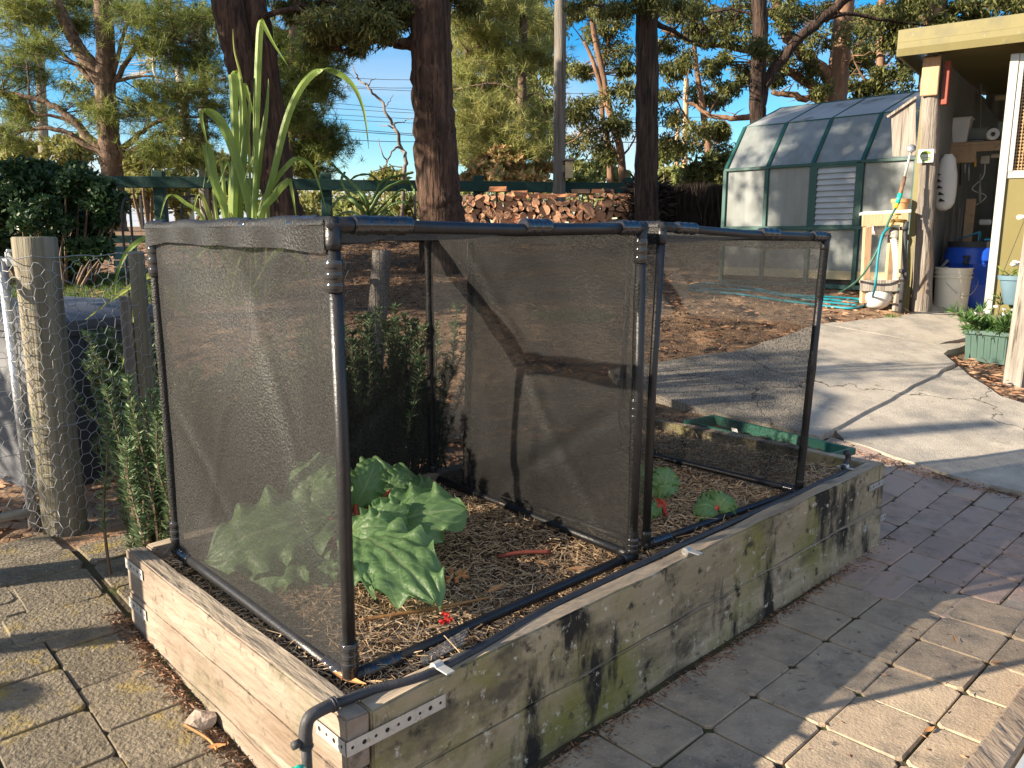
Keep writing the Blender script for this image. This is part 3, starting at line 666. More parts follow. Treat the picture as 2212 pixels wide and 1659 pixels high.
t2 = [P(1430, 490, b2[0].y), P(1784, 512, b2[1].y), Vector((b2[2].x + .02, b2[2].y, 1.225)), Vector((b2[3].x + .03, b2[3].y, 1.235))]
c2 = thing('netting_cage', 'smaller black pipe cage with sagging net at the far right of the bed', 'netting cage', (b2[0] + b2[2]) / 2, 'netting cages on the raised bed')
cage(c2, b2, t2, [('top', 0, .07, .17), ('top', 0, .55, .66), ('top', 0, .90, .98), ('top', 3, .9, .97), ('bot', 0, .03, .13), ('bot', 1, .02, .07)], r=.012, nets=(3, 1, 2, 'top'), wr=.008)

# ------------------------------------------------------------------ irrigation pipe along the front board
ip = thing('irrigation_pipe', 'black irrigation pipe along the front edge of the raised bed with teal tap', 'pipe', bedp(.02, .02, BZ))
pth = [PZ(690, 1535, BZ + .02), PZ(800, 1492, BZ + .006), PZ(948, 1446, BZ + .004)] + [bedp(u, .062 - .004 * math.sin(u * 4), BZ - .002) for u in (.6, .9, 1.2, 1.5, 1.8, 2.1, 2.28)]
MB().tube(smooth_path(pth, 5), .0095, 10).build('pipe', m_pipe2, ip, True)
e0 = PZ(690, 1535, BZ + .02); e1 = P(680, 1640, e0.y - .03)
mb = MB(); mb.tube(smooth_path([e0 + UX * .03, e0, e0 - UX * .022 + Vector((0, 0, -.006)), e0 - UX * .03 + Vector((0, 0, -.03)), e0 - UX * .03 + Vector((0, 0, -.05))], 5), .0125, 10)
for d_ in (.024, .03): mb.tube([e0 + UX * d_, e0 + UX * (d_ + .004)], .0145, 12)
mb.build('elbow', m_pipe2, ip, True)
ed = e0 - UX * .03
mb = MB(); mb.tube([ed + Vector((0, 0, -.03)), ed + Vector((0, 0, -.17))], .0095, 10); mb.tube([ed + Vector((0, 0, -.055)), ed + Vector((0, 0, -.06))], .0135, 10); mb.tube([ed + Vector((0, 0, -.12)), ed + Vector((0, 0, -.2))], [.0105, .0175], 10); mb.build('riser', m_pipe2, ip, True)
mb = MB(); mb.tube([ed - UX * .012 + Vector((0, 0, -.045)), ed - UX * .027 + Vector((0, 0, -.045))], .008, 8); mb.build('clamp_screw', m_pipe2, ip, True)
mb = MB(); vv2 = ed + Vector((-.016, -.03, -.088)); mb.tube([vv2, vv2 + Vector((.018, -.006, -.006))], .016, 12); mb.box(vv2 + Vector((-.004, -.004, 0)), (.05, .012, .018), az=.5); mb.build('tap_handle', m_teal, ip, True, .003)
for (x, y) in ((952, 1441), (1492, 1190)):
    mb = MB(); c = PZ(x, y, BZ + .012); mb.box(c + VX * -.005, (.022, .055, .003), (UX, VX, Vector((0, 0, 1)))); mb.tube([c + VX * .012 - UX * .011 + Vector((0, 0, -.004)), c + VX * .012 + UX * .011 + Vector((0, 0, -.004))], .012, 10)
    mb.build('saddle_clip', m_strap, ip, False, .001)
rp = PZ(1822, 1015, BZ); rq = P(1842, 992, rp.y)
mb = MB(); mb.tube(smooth_path([bedp(2.28, .062, BZ - .002), rp + Vector((0, 0, .008)), rp + UX * .03 + Vector((0, 0, .03)), rp + UX * .03 + Vector((0, 0, .055)), rp + UX * .01 + Vector((0, 0, .065))], 5), .0105, 10); mb.build('pipe_end', m_pipe2, ip, True)
mb = MB(); mb.box(rp + UX * .012 + Vector((0, 0, .006)), (.018, .06, .004), (UX, VX, Vector((0, 0, 1)))); mb.tube([rp - UX * .002 + Vector((0, 0, .01)), rp + UX * .02 + Vector((0, 0, .012))], .0135, 10); mb.build('saddle_clip', m_strap, ip)

# ------------------------------------------------------------------ rhubarb
def rhubarb_leaf(parent, base, tip, width, normal, ruff=.02, bend=.05, seed=0, curl=.15):
    base, tip = Vector(base), Vector(tip); ax = tip - base; L = ax.length; x = ax.normalized(); nz = Vector(normal); nz = (nz - x * nz.dot(x)).normalized(); y = nz.cross(x)
    rr = random.Random(seed); ph = [rr.uniform(0, 6) for _ in range(5)]
    prof = [(0, .30), (.06, .52), (.16, .80), (.3, .97), (.45, 1), (.6, .93), (.75, .79), (.87, .58), (.95, .36), (1, .05)]
    def wd(t): 
        for i in range(len(prof) - 1):
            if t <= prof[i + 1][0]:
                f = (t - prof[i][0]) / (prof[i + 1][0] - prof[i][0]); return prof[i][1] + (prof[i + 1][1] - prof[i][1]) * f
        return 0
    def fn(u, v):
        s = v * 2 - 1; w = wd(u) * width / 2 * (1 + (.07 * math.sin(u * 17 + ph[0] + (3 if s > 0 else 0)) + .02 * math.sin(u * 61 + ph[3])) * abs(s) ** 3)
        back = -.16 * L * max(0, (1 - u * 5)) * abs(s) ** 1.5
        e_ = abs(s)
        q_ = max(0, (e_ - .45) / .55)
        z = ruff * 1.05 * q_ ** 1.4 * (math.sin(u * 27 + ph[1] + (1.7 if s > 0 else 0)) + .25 * math.sin(u * 47 + ph[2] + s)) + bend * math.sin(u * 2.6) - curl * width * (e_ ** 2) * .35
        vein = min(abs(e_ - k_ * (u + .05)) for k_ in (0, .55, 1.25, 2.6))
        z += .006 * (L / .3) * (min(vein, .16) / .16) ** .7 + .0022 * math.sin(e_ * 17 + ph[3]) * math.sin(u * 23 + ph[4]) * (L / .3)
        z -= bend * 1.2 * u * u
        return base + x * (u * L + back) + y * (s * w) + nz * z
    o = MB().grid(fn, 56, 30).build('leaf', m_rhub, parent, True); uv = o.data.uv_layers.new(name='UVMap'); vi = np.empty(len(o.data.loops), dtype=np.int32); o.data.loops.foreach_get('vertex_index', vi)
    uv.data.foreach_set('uv', np.stack([(vi % 57) / 56, (vi // 57) / 30], 1).astype(np.float32).ravel()); return o
def stalk(parent, a, b, r=.008):
    a, b = Vector(a), Vector(b); m = a.lerp(b, .55) + Vector((0, 0, .02)); MB().tube(smooth_path([a, m, b], 4), [r * (1.2 - .05 * k) for k in range(9)], 8).build('stalk', m_stalk, parent, True)
rc = PZ(752, 1190, .32)
rh = thing('rhubarb_plant', 'big leafy rhubarb plant growing inside the larger cage', 'rhubarb', rc, 'rhubarb plants in the raised bed')
for i, (bx, by, bY, tx, ty, tY, w, nv, rf, bd) in enumerate([
    (712, 1120, -.04, 437, 1200, -.16, .27, (-.30, -.62, .70), .020, .045),
    (742, 1080, .05, 625, 1015, .10, .20, (-.2, -.7, .65), .018, .03),
    (690, 1180, -.10, 520, 1275, -.22, .22, (-.30, -.55, .75), .020, .04),
    (805, 1148, .0, 1004, 1094, -.02, .21, (.12, -.66, .75), .022, .035),
    (775, 1160, -.10, 935, 1282, -.28, .22, (.20, -.60, .75), .024, .045),
    (790, 1110, .08, 905, 1022, .20, .30, (-.1, -.78, .6), .022, .04),
    (768, 1090, .05, 815, 992, .10, .12, (.5, -.6, .6), .014, .02),
    (880, 1085, .14, 952, 1052, .20, .13, (.2, -.7, .7), .016, .03),
    (722, 1215, -.12, 590, 1262, -.20, .14, (-.3, -.55, .75), .016, .03),
    (762, 1150, -.08, 842, 1135, -.13, .12, (.1, -.75, .65), .016, .03),
    (712, 1195, -.12, 668, 1292, -.24, .13, (-.2, -.6, .75), .016, .03),
    (735, 1100, .0, 668, 1045, .02, .18, (-.3, -.65, .7), .018, .03),
    (800, 1125, -.04, 880, 1100, -.05, .11, (.2, -.8, .55), .016, .02), (778, 1195, -.16, 806, 1262, -.22, .10, (.1, -.7, .7), .016, .03), (560, 1180, -.06, 480, 1150, -.02, .12, (-.4, -.6, .7), .016, .02), (845, 1060, .12, 880, 1018, .16, .10, (.2, -.8, .5), .014, .02)]):
    bp = P(bx, by, rc.y + bY); tp_ = P(tx, ty, rc.y + tY); tp_ = tp_ if tp_.z > .395 or tx < 745 else PZ(tx, ty, .395); lf_ = rhubarb_leaf(rh, bp, tp_, w, nv, rf, bd, i + 3); stalk(lf_, rc + Vector((random.gauss(0, .02), random.gauss(0, .02), 0)), bp)
r2 = PZ(1440, 1118, .32)
rh2 = thing('rhubarb_plant', 'young rhubarb with red stalk between the two cage posts', 'rhubarb', r2, 'rhubarb plants in the raised bed')
for i, (bx, by, bY, tx, ty, tY, w, nv) in enumerate([(1425, 1068, .02, 1446, 1010, .03, .10, (.2, -.7, .6)), (1400, 1060, .05, 1384, 1005, .05, .10, (-.2, -.7, .6)), (1420, 1095, -.02, 1388, 1115, -.04, .07, (-.1, -.6, .8)), (1415, 1060, .03, 1452, 1050, .0, .08, (.2, -.7, .7))]):
    bp = P(bx, by, r2.y + bY); lf_ = rhubarb_leaf(rh2, bp, P(tx, ty, r2.y + tY), w, nv, .012, .02, i + 40); stalk(lf_, r2, bp, .006)
r3 = PZ(1545, 1118, .325)
rh3 = thing('rhubarb_plant', 'single light green rhubarb leaf low in the smaller cage', 'rhubarb', r3, 'rhubarb plants in the raised bed')
for i, (bx, by, tx, ty, w) in enumerate([(1548, 1100, 1498, 1092, .13), (1552, 1098, 1578, 1068, .10), (1545, 1125, 1515, 1140, .06)]):
    bp = P(bx, by, r3.y); lf_ = rhubarb_leaf(rh3, bp, P(tx, ty, r3.y + .02), w, (0, -.5, .85), .012, .02, i + 60); stalk(lf_, r3, bp, .005)

# bits lying on the straw
def on_bed(x, y, dz=0): return PZ(x, y, BZ - .03 + dz)
mb = MB(); mb.tube(smooth_path([on_bed(775, 1340, .004), on_bed(870, 1325, .012), on_bed(960, 1310, .012), on_bed(1058, 1290, .012)], 4), [.0048] * 10 + [.0035] * 3, 7); mb.build('stick', m_stick, tag=('long thin brown stick lying on straw near the front rail', 'stick', 'sticks on the straw'), smooth=True)
mb = MB(); mb.tube(smooth_path([on_bed(1075, 1202), on_bed(1130, 1193, .006), on_bed(1190, 1192, .006)], 4), .0065, 7); mb.build('stick', m_rust, tag=('short reddish stick lying in the middle of the straw', 'stick', 'sticks on the straw'), smooth=True)
def leafthing(p, L, w, az, label, mat=m_deadleaf, cat='leaf', group='fallen leaves', tilt=.2, name='fallen_leaf'):
    p = Vector(p); d = Vector((math.cos(az), math.sin(az), 0)); k = [p + d * (L * (t - .5)) + Vector((0, 0, .006 + .02 * L / .1 * (t - .5) ** 2 + .004)) for t in np.linspace(0, 1, 7)]
    mb = MB(); mb.ribbon(k, [.002, w * .7, w, w, w * .8, w * .45, .002], (-d.y, d.x, tilt), .35); return mb.build(name, mat, tag=(label, cat, group))
leafthing(on_bed(1072, 1280, .006), .07, .016, .9, 'tan gum leaf lying flat on straw beside the thin brown stick')
leafthing(on_bed(1170, 1225, .01), .06, .014, 2.3, 'yellow curled leaf on straw below the netting divider')
leafthing(PZ(755, 1478, BZ - .02), .09, .016, -.55, 'orange leaf poking out under the near cage corner')
leafthing(on_bed(990, 1395), .05, .012, .4, 'orange dry leaf between the front rail and board, near end', group='fallen leaves')
leafthing(on_bed(1245, 1236), .05, .012, .2, 'orange dry leaf on straw under the middle of the front rail')
for k, (x, y) in enumerate([(962, 1330), (968, 1342), (957, 1345)]):
    c = on_bed(x, y, .012); mb = MB(); mb.grid(lambda u, v: c + Vector(((u - .5) * .02, (v - .5) * .016, .006 * math.sin(u * 7 + k) * math.cos(v * 6) + .003)), 5, 5); mb.build('petal', m_red, tag=('bright red petal in the small heap by the front rail', 'petal', 'red petals on the straw'))
mb = MB()
for k in range(14):
    c = on_bed(random.uniform(955, 1010), random.uniform(1235, 1260), .012); mb.tube([c, c + Vector((random.gauss(0, .01), random.gauss(0, .01), random.uniform(.006, .016)))], [.006, .002], 6)
mb.build('dried_flower', m_deadleaf, tag=('orange brown dried flower head on straw beside the big leaf', 'flower head'))
mb = MB(); a_ = on_bed(905, 1432, .01)
for k in range(5): mb.tube([a_ + UX * (k * .004) + VX * (k * .006 - .01), a_ + UX * (.11 + k * .01) + VX * (k * .008 - .02) + Vector((0, 0, .012 + k * .002))], [.004, .003], 6)
mb.build('bark_strip', m_postg, tag=('grey splintered bark strips beside the front rail of the larger cage', 'bark'))

# trough planter behind the bed's right end
def trough(root, c, ax, L, Wd, H, mat, ribs=9, taper=.82, rim=.022):
    x = Vector(ax).normalized(); y = Vector((-x.y, x.x, 0)); z = Vector((0, 0, 1))
    def ring(l, w, h): return [c + x * (i * l / 2) + y * (j * w / 2) + z * h for i, j in ((-1, -1), (1, -1), (1, 1), (-1, 1))]
    mb = MB(); lv = [ring(L * .93, Wd * taper * .97, 0), ring(L * .97, Wd * .95, H - .035), ring(L + rim, Wd + rim, H - .03), ring(L + rim, Wd + rim, H), ring(L - rim, Wd - rim, H), ring(L * .91, Wd * taper * .92, .02)]
    vs = [p for r_ in lv for p in r_]; fs = [(3, 2, 1, 0)]
    for k in range(5): fs += [(k * 4 + j, k * 4 + (j + 1) % 4, (k + 1) * 4 + (j + 1) % 4, (k + 1) * 4 + j) for j in range(4)]
    fs += [(20, 21, 22, 23)]; mb.add(vs, fs)
    for sgn in (-1, 1):
        for k in range(ribs):
            t = (k + .5) / ribs - .5; a = c + x * (t * L * .9) + y * (sgn * Wd * taper * .49); b = c + x * (t * L * .94) + y * (sgn * Wd * .478) + z * (H - .04)
            mb.bar(a + z * .03, b, .6 * L / ribs, .008, y)
    for sgn in (-1, 1):
        for k in range(3):
            t = (k + .5) / 3 - .5; a = c + y * (t * Wd * .8) + x * (sgn * L * .468); b = c + y * (t * Wd * .84) + x * (sgn * L * .487) + z * (H - .04); mb.bar(a + z * .03, b, .14 * Wd, .008, x)
    mb.build('pot', mat, root, False, .003)
    mb = MB(); mb.grid(lambda u, v: c + x * ((u - .5) * (L * .96 - rim)) + y * ((v - .5) * (Wd * .93 - rim)) + z * (H - .045 + random.gauss(0, .005)), 24, 8); mb.build('soil', m_soil, root, True)
ta, tb = PZ(1490, 915, .30), PZ(1765, 985, .30)
ta = Vector((ta.x, ta.y, 0)); tb = Vector((tb.x, tb.y, 0)); tx = (tb - ta).normalized(); ty_ = Vector((-tx.y, tx.x, 0)); tc = (ta + tb) / 2 + ty_ * .11
tz = g(tc.x, tc.y) + .02; tc.z = .155
tr = thing('planter_trough', 'long dark green empty planter trough beside the far end of bed', 'planter', tc); trough(tr, tc, tx, (tb - ta).length + .06, .20, .155, m_trough, 12)
lp = PZ(1587, 930, .285); mb = MB(); mb.box(lp, (.035, .002, .03), (tx, Vector((0, -.5, .85)).normalized(), Vector((0, .85, .5)))); mb.build('plant_tag', m_white, tag=('small white blank plant tag stuck in the green trough soil', 'plant tag'))
mb = MB(); mb.box(Vector((tc.x, tc.y, (g(tc.x, tc.y) + .155) / 2)), ((tb - ta).length * .9, .16, .155 - g(tc.x, tc.y) + .02), (tx, ty_, Vector((0, 0, 1)))); mb.build('paver_stand', m_brick, tag=('low brick support hidden beneath the long green trough', 'bricks'))

# ------------------------------------------------------------------ left side: gate, posts, chicken wire, bin
def round_post(p, top, r, mat, name, label, cat, group=None, chamfer=.006):
    mb = MB(); n = 22; k = 14; pts = [Vector((p[0], p[1], p[2] - .05)).lerp(Vector(top), i / k) for i in range(k + 1)]
    mb.tube(pts + [Vector(top) + Vector((0, 0, .004))], [r * (1.03 - .05 * i / k) for i in range(k + 1)] + [r - chamfer], n, True, .018)
    return mb.build(name, mat, tag=(label, cat, group), smooth=True, angle=R(50))
pb = G(135, 1148)
pb.x += .012; pt_ = P(83, 514, pb.y); pt_ = Vector((pb.x - .0, pb.y, pt_.z)); round_post(pb, pt_, .07, m_post, 'gate_post', 'thick round weathered gate post at left behind chicken wire', 'post')
wl = [pb + Vector((-.05, -.10, 0)), pb + Vector((.09, -.075, 0)), pb + UX * .33 + VX * .02, pb + UX * 1.4 + VX * .1, pb + UX * 2.6 + VX * .2]
p2 = pb + UX * .36 + VX * .09; p2.z = g(p2.x, p2.y); z2 = P(325, 545, p2.y).z; round_post(p2, Vector((p2.x, p2.y, z2)), .029, m_post, 'fence_post', 'slim pale round fence post behind the left corner of cage', 'post', 'posts of the chicken wire fence')
p3 = pb + UX * 1.40 + VX * .14; p3.z = g(p3.x, p3.y); round_post(p3, Vector((P(825, 540, p3.y).x, p3.y, P(825, 542, p3.y).z)), .046, m_postg, 'fence_post', 'grey split fence post seen through netting above the rosemary', 'post', 'posts of the chicken wire fence')
p4 = p2 + UX * -.03 + VX * .02; mb = MB(); mb.box((p4.x - .02, p4.y, (p4.z + P(295, 640, p4.y).z) / 2), (.04, .022, P(295, 640, p4.y).z - p4.z), az=.6); mb.build('timber_stake', m_postg, tag=('flat short timber stake beside the slim pale fence post', 'stake'), bevel=.003)
def chicken(path, z0f, z1f, cell=.042, wr=.0009):
    """hexagon wire netting along a ground polyline"""
    seg = [0]
    for a, b in zip(path, path[1:]): seg.append(seg[-1] + (Vector(b) - Vector(a)).to_2d().length)
    def at(s):
        for i in range(len(path) - 1):
            if s <= seg[i + 1] or i == len(path) - 2:
                t = (s - seg[i]) / (seg[i + 1] - seg[i]); q = Vector(path[i]).lerp(Vector(path[i + 1]), t); return q
    mb = MB(); h = cell * .86; L = seg[-1]; nc = int(L / (h)); z0, z1 = z0f, z1f
    H = z1 - z0; nr = int(H / (cell * .75)); jit = {}
    def pt(c, rr, off):
        s = (c + off) * h; q = at(min(max(s, 0), L)); zb = g(q.x, q.y)
        k = (round(s, 3), round(rr, 3))
        if k not in jit: jit[k] = Vector((random.gauss(0, .003), random.gauss(0, .004), random.gauss(0, .003)))
        return Vector((q.x, q.y, zb + z0 + rr)) + jit[k]
    # hexes with vertical twists replaced by flat-topped cells as in the photo
    for r_ in range(nr):
        z = r_ * cell * .5 * 1.0
        for c in range(0, nc, 1):
            pass
    a_ = cell * .55; hx = a_ * .5 * 1.732
    cols = int(L / (1.5 * a_)); rows = int(H / (2 * hx))
    for c in range(cols):
        x0 = c * 1.5 * a_; oz = hx if c % 2 else 0
        for r_ in range(rows):
            zc = r_ * 2 * hx + oz
            P6 = [(x0 + a_ * math.cos(t), zc + a_ * math.sin(t)) for t in (0, math.pi / 3, 2 * math.pi / 3, math.pi)]
            Q = [pt(x / h, zz, 0) for x, zz in P6]
            mb.tube([Q[0], Q[1]], wr, 4, False); mb.tube([Q[1], Q[2]], wr * 1.35, 4, False); mb.tube([Q[2], Q[3]], wr, 4, False)
    tp = [pt(s / h, H, 0) for s in np.arange(0, L, .05)]
    mb.tube(tp, wr * 1.6, 5, False); tp2 = [pt(s / h, H * .40, 0) + Vector((0, 0, .01 * math.sin(s * 5))) for s in np.arange(0, L, .05)]; mb.tube(tp2, wr * 1.5, 5, False)
    return mb
cf = chicken([Vector((pb.x - .10, pb.y + .05, 0)), Vector((pb.x - .07, pb.y - .09, 0)), Vector((pb.x + .05, pb.y - .09, 0)), Vector((p2.x, p2.y - .04, 0)), Vector((p3.x, p3.y - .05, 0))], .0, .98, .046, .0011)
cf.build('chicken_wire', m_wire, tag=('galvanised chicken wire netting wrapped around the thick gate post', 'wire netting'))
# gate: galvanised pipe frame with wires, running off to the left
gt = thing('gate', 'galvanised pipe garden gate with wire netting at the left edge', 'gate', G(72, 1150))
ga = G(74, 1150); ga.z += .03; gtop = P(8, 566, ga.y + .0); gtop = Vector((ga.x - .004, ga.y, gtop.z))
gd = (-UX).normalized(); gw = .95
fa, fb = ga + gd * gw, gtop + gd * gw
MB().tube([ga - Vector((0, 0, .02)), gtop], .0165, 14).build('stile', m_galv, gt, True)
MB().tube([fa, fb], .0165, 14).build('stile', m_galv, gt, True)
for z in (.05,): MB().tube([ga + Vector((0, 0, z)), fa + Vector((0, 0, z))], .0165, 14).build('rail', m_galv, gt, True)
MB().tube([gtop, fb], .0165, 14).build('rail', m_galv, gt, True)
mb = MB()
for k in range(8):
    z = .15 + k * .115; mb.tube([ga + Vector((0, 0, z)), fa + Vector((0, 0, z))], .0012, 5, False)
for k in range(34):
    for j in range(16):
        a_ = .03; o_ = ga + gd * (k * .045) + Vector((0, 0, .06 + j * .052 + (.026 if k % 2 else 0)))
        if k * .045 > gw - .05: continue
        q = [o_ + gd * x + Vector((0, 0, z)) for x, z in ((.03, 0), (.015, .026), (-.015, .026), (-.03, 0))]
        for a, b in zip(q, q[1:]): mb.tube([a, b], .0009, 4, False)
mb.build('wire_infill', m_wire, gt)
mb = MB(); lc = P(30, 560, ga.y); mb.box(lc, (.05, .012, .05), az=.8); mb.bar(lc + Vector((.01, 0, .0)), lc + Vector((.03, 0, -.045)), .02, .006); mb.bar(lc + Vector((-.01, -.01, .02)), lc + Vector((.02, -.01, -.03)), .016, .02, (0, 1, 0)); mb.tube([lc + Vector((-.01, -.02, .03)), lc + Vector((.04, .0, .02))], .006, 8); mb.tube([gtop, lc], .014, 8); mb.build('latch', m_galv, gt, False, .002)
gp2 = fa + gd * .12; gp2.z = g(gp2.x, gp2.y)
round_post(gp2, gp2 + Vector((0, 0, 1.12)), .07, m_post, 'gate_post', 'round hinge post of the gate, beyond the left edge', 'post')
for (x_, y_, t_, r_, h_, lb_) in ((60, 1402, 1.55, .045, .93, 'slim round fence post left of the view, nearer the gate'), (60, 1515, 1.75, .065, .62, 'stout round fence post left of the view, nearer the camera')):
    q = G(x_, y_); q = Vector((q.x - .945 * t_, q.y - .326 * t_, 0)); q.z = g(q.x, q.y); round_post(q, q + Vector((0, 0, h_)), r_, m_post, 'fence_post', lb_, 'post')
# compost bin
bc = G(122, 1062)
bn = thing('compost_bin', 'large dark plastic compost bin with shallow lid behind chicken wire', 'compost bin', bc)
bex, bey = Vector((.45, .89, 0)).normalized(), Vector((-.89, .45, 0)).normalized(); bx, by, bh = .66, .90, .66
def bring(l, w, z, r=.07, n=5):
    out = []; c = bc + bex * (bx / 2) + bey * (by / 2)
    for (qx, qy, t0) in ((1, 1, 0), (-1, 1, math.pi / 2), (-1, -1, math.pi), (1, -1, 1.5 * math.pi)):
        for k in range(n + 1):
            t = t0 + k / n * math.pi / 2; out.append(c + bex * (qx * (l / 2 - r) + math.cos(t) * r) + bey * (qy * (w / 2 - r) + math.sin(t) * r) + Vector((0, 0, z)))
    return out
def loft(rings, capt=True):
    n = len(rings[0]); vs = [p for r_ in rings for p in r_]
    fs = [(i * n + j, i * n + (j + 1) % n, (i + 1) * n + (j + 1) % n, (i + 1) * n + j) for i in range(len(rings) - 1) for j in range(n)]
    if capt: fs.append(tuple(range((len(rings) - 1) * n, len(rings) * n)))
    return MB().add(vs, fs)
bd = [bring(bx * 1.10, by * 1.08, 0), bring(bx * 1.10, by * 1.08, .02), bring(bx * 1.04, by * 1.03, .025)]
for k in range(1, 5): z = .025 + (bh - .055) * k / 5; f = 1.04 - .07 * k / 5; bd += [bring(bx * f, by * f, z), bring(bx * (f - .006), by * (f - .006), z + .006)]
bd += [bring(bx * .96, by * .96, bh - .03), bring(bx * 1.0, by * 1.0, bh - .03), bring(bx, by, bh)]
loft(bd).build('body', m_bin, bn, True, angle=R(35))
loft([bring(bx * 1.05, by * 1.05, bh + .0), bring(bx * 1.05, by * 1.05, bh + .035), bring(bx * .98, by * .98, bh + .05), bring(bx * .72, by * .72, bh + .085), bring(bx * .68, by * .68, bh + .08)]).build('lid', m_bin, bn, True, angle=R(35))

# rosemary
def rosemary(label, spots, nst, h, seed, bias=0):
    random.seed(seed); c = spots[0]; root = thing('rosemary_bush', label, 'rosemary', c, 'rosemary bushes behind the raised bed')
    sm = MB(); LP, LD = [], []
    for k in range(nst):
        s0 = random.choice(spots); b = Vector((s0.x + random.gauss(0, .055), s0.y + random.gauss(0, .05), g(s0.x, s0.y)))
        hh = h * random.uniform(.55, 1.05); lean = Vector((random.gauss(bias, .12), random.gauss(0, .09), 1)) * hh
        pts = [b, b + lean * .4 + Vector((random.gauss(0, .03), random.gauss(0, .03), 0)), b + lean * .75, b + lean + Vector((random.gauss(0, .01), 0, .02))]
        q = smooth_path(pts, 6); sm.tube(q, [.004 * (1 - i / len(q)) + .0015 for i in range(len(q))], 4, False)
        for i in range(int(len(q) * .25), len(q)):
            for j in range(18):
                t = random.random(); p = q[i] if i + 1 >= len(q) else q[i].lerp(q[i + 1], t)
                a = random.uniform(0, 6.28); LP.append(tuple(p)); LD.append((math.cos(a), math.sin(a), random.uniform(.3, 1.2)))
    sm.build('stems', m_stem, root); LP, LD = np.array(LP), np.array(LD); n = len(LP)
    quads('foliage', leaf_polys(LP, LD, rng.uniform(.018, .036, n), np.full(n, .005)), m_rose, root)
rosemary('rosemary bush beside the left corner of the larger cage', [G(318, 1040), G(335, 1035), G(352, 1030), G(345, 1015)], 110, .60, 3, -.16)
rosemary('tall rosemary bush seen through the back netting of the larger cage', [bedp(.80, 1.34), bedp(.92, 1.32), bedp(1.05, 1.33), bedp(.65, 1.36), bedp(1.2, 1.34)], 170, .74, 5)

rosemary('wide rosemary bush behind the left back part of the larger cage', [bedp(.18, 1.34), bedp(.30, 1.32), bedp(.42, 1.36), bedp(.52, 1.33), bedp(.62, 1.36)], 170, .62, 9)
# sugarcane-like clump
random.seed(11)
CY = 4.0
cane = thing('lemongrass_clump', 'tall clump of long arching green blades rising behind the larger cage', 'grass clump', (P(535, 470, CY).x, CY, g(P(535, 470, CY).x, CY)))
def blade(pts, w, mat=m_cane, dY=0, blunt=False, side=(1, -.25, 0), fold=.3):
    q = smooth_path([P(x, y, CY + dY + (d[0] if d else 0)) for x, y, *d in pts], 6); k = len(q); ww = w / 1744 * CY * .86
    ws = [ww * (.55 + .45 * min(1, i / k * 3)) * (1 if blunt else max(.04, min(1, (1 - i / (k - 1)) * 2.2)) ** .8) for i in range(k)]
    MB().ribbon(q, ws, side, fold * 1.5).build('blade', mat, cane, False)
blade([(546, 640), (548, 470), (551, 300), (554, 180), (558, 80), (563, 46), (571, 55), (592, 95), (622, 142)], 19)
blade([(505, 640), (503, 470), (506, 330), (502, 200), (499, 160)], 22, blunt=True); blade([(499, 160), (512, 158), (522, 230), (520, 330)], 12, dY=-.01)
blade([(562, 640), (566, 470), (590, 370), (618, 255), (655, 178), (700, 148), (755, 175), (785, 235), (797, 322)], 20)
blade([(545, 640), (538, 465), (505, 335), (475, 265), (447, 244), (436, 252), (449, 315)], 26, dY=-.06)
blade([(496, 640), (486, 470), (462, 395), (450, 330), (443, 318), (452, 392)], 24, dY=-.1)
blade([(530, 640), (520, 470), (516, 350), (521, 240), (528, 180), (545, 235), (556, 260)], 18, dY=.05)
blade([(515, 640), (512, 470), (525, 330), (535, 260), (540, 200)], 20, dY=.02)
blade([(556, 640), (556, 480), (592, 420), (616, 393), (628, 394), (640, 470)], 20, dY=-.08)
blade([(560, 640), (556, 470), (588, 398), (620, 356), (645, 340), (678, 368), (706, 457)], 15, dY=.03)
blade([(540, 640), (540, 470), (536, 300), (522, 180), (506, 110), (503, 62)], 8, mat=m_caneY, dY=.02)
blade([(535, 640), (545, 480), (560, 330), (575, 235), (580, 170)], 17, dY=.06)
blade([(478, 640), (440, 480), (400, 440), (375, 424), (358, 430), (343, 485)], 11, dY=-.1)
blade([(470, 640), (420, 560), (345, 512), (285, 535), (255, 590), (247, 655)], 13, dY=-.75, mat=m_cane)
blade([(480, 640), (400, 575), (330, 594), (260, 635), (184, 691)], 14, dY=-.85, mat=m_caneY)
blade([(440, 700), (330, 640), (290, 680), (276, 735), (262, 800)], 14, dY=-.75)
blade([(500, 640), (520, 560), (560, 500), (600, 480)], 16, dY=-.2); blade([(540, 640), (600, 540), (650, 560), (680, 640)], 18, dY=-.3); blade([(520, 640), (470, 540), (420, 560), (400, 640)], 16, dY=-.3)

for k in range(9):
    x0 = random.uniform(485, 575); x1 = x0 + random.gauss(0, 45); yt = random.uniform(330, 520)
    blade([(x0, 660), (x0 + (x1 - x0) * .3, 560), (x0 + (x1 - x0) * .7, (560 + yt) / 2), (x1, yt), (x1 + random.choice((-1, 1)) * random.uniform(10, 40), yt + random.uniform(20, 90))], random.uniform(9, 17), mat=m_cane if random.random() < .75 else m_caneY, dY=random.uniform(-.2, .25))
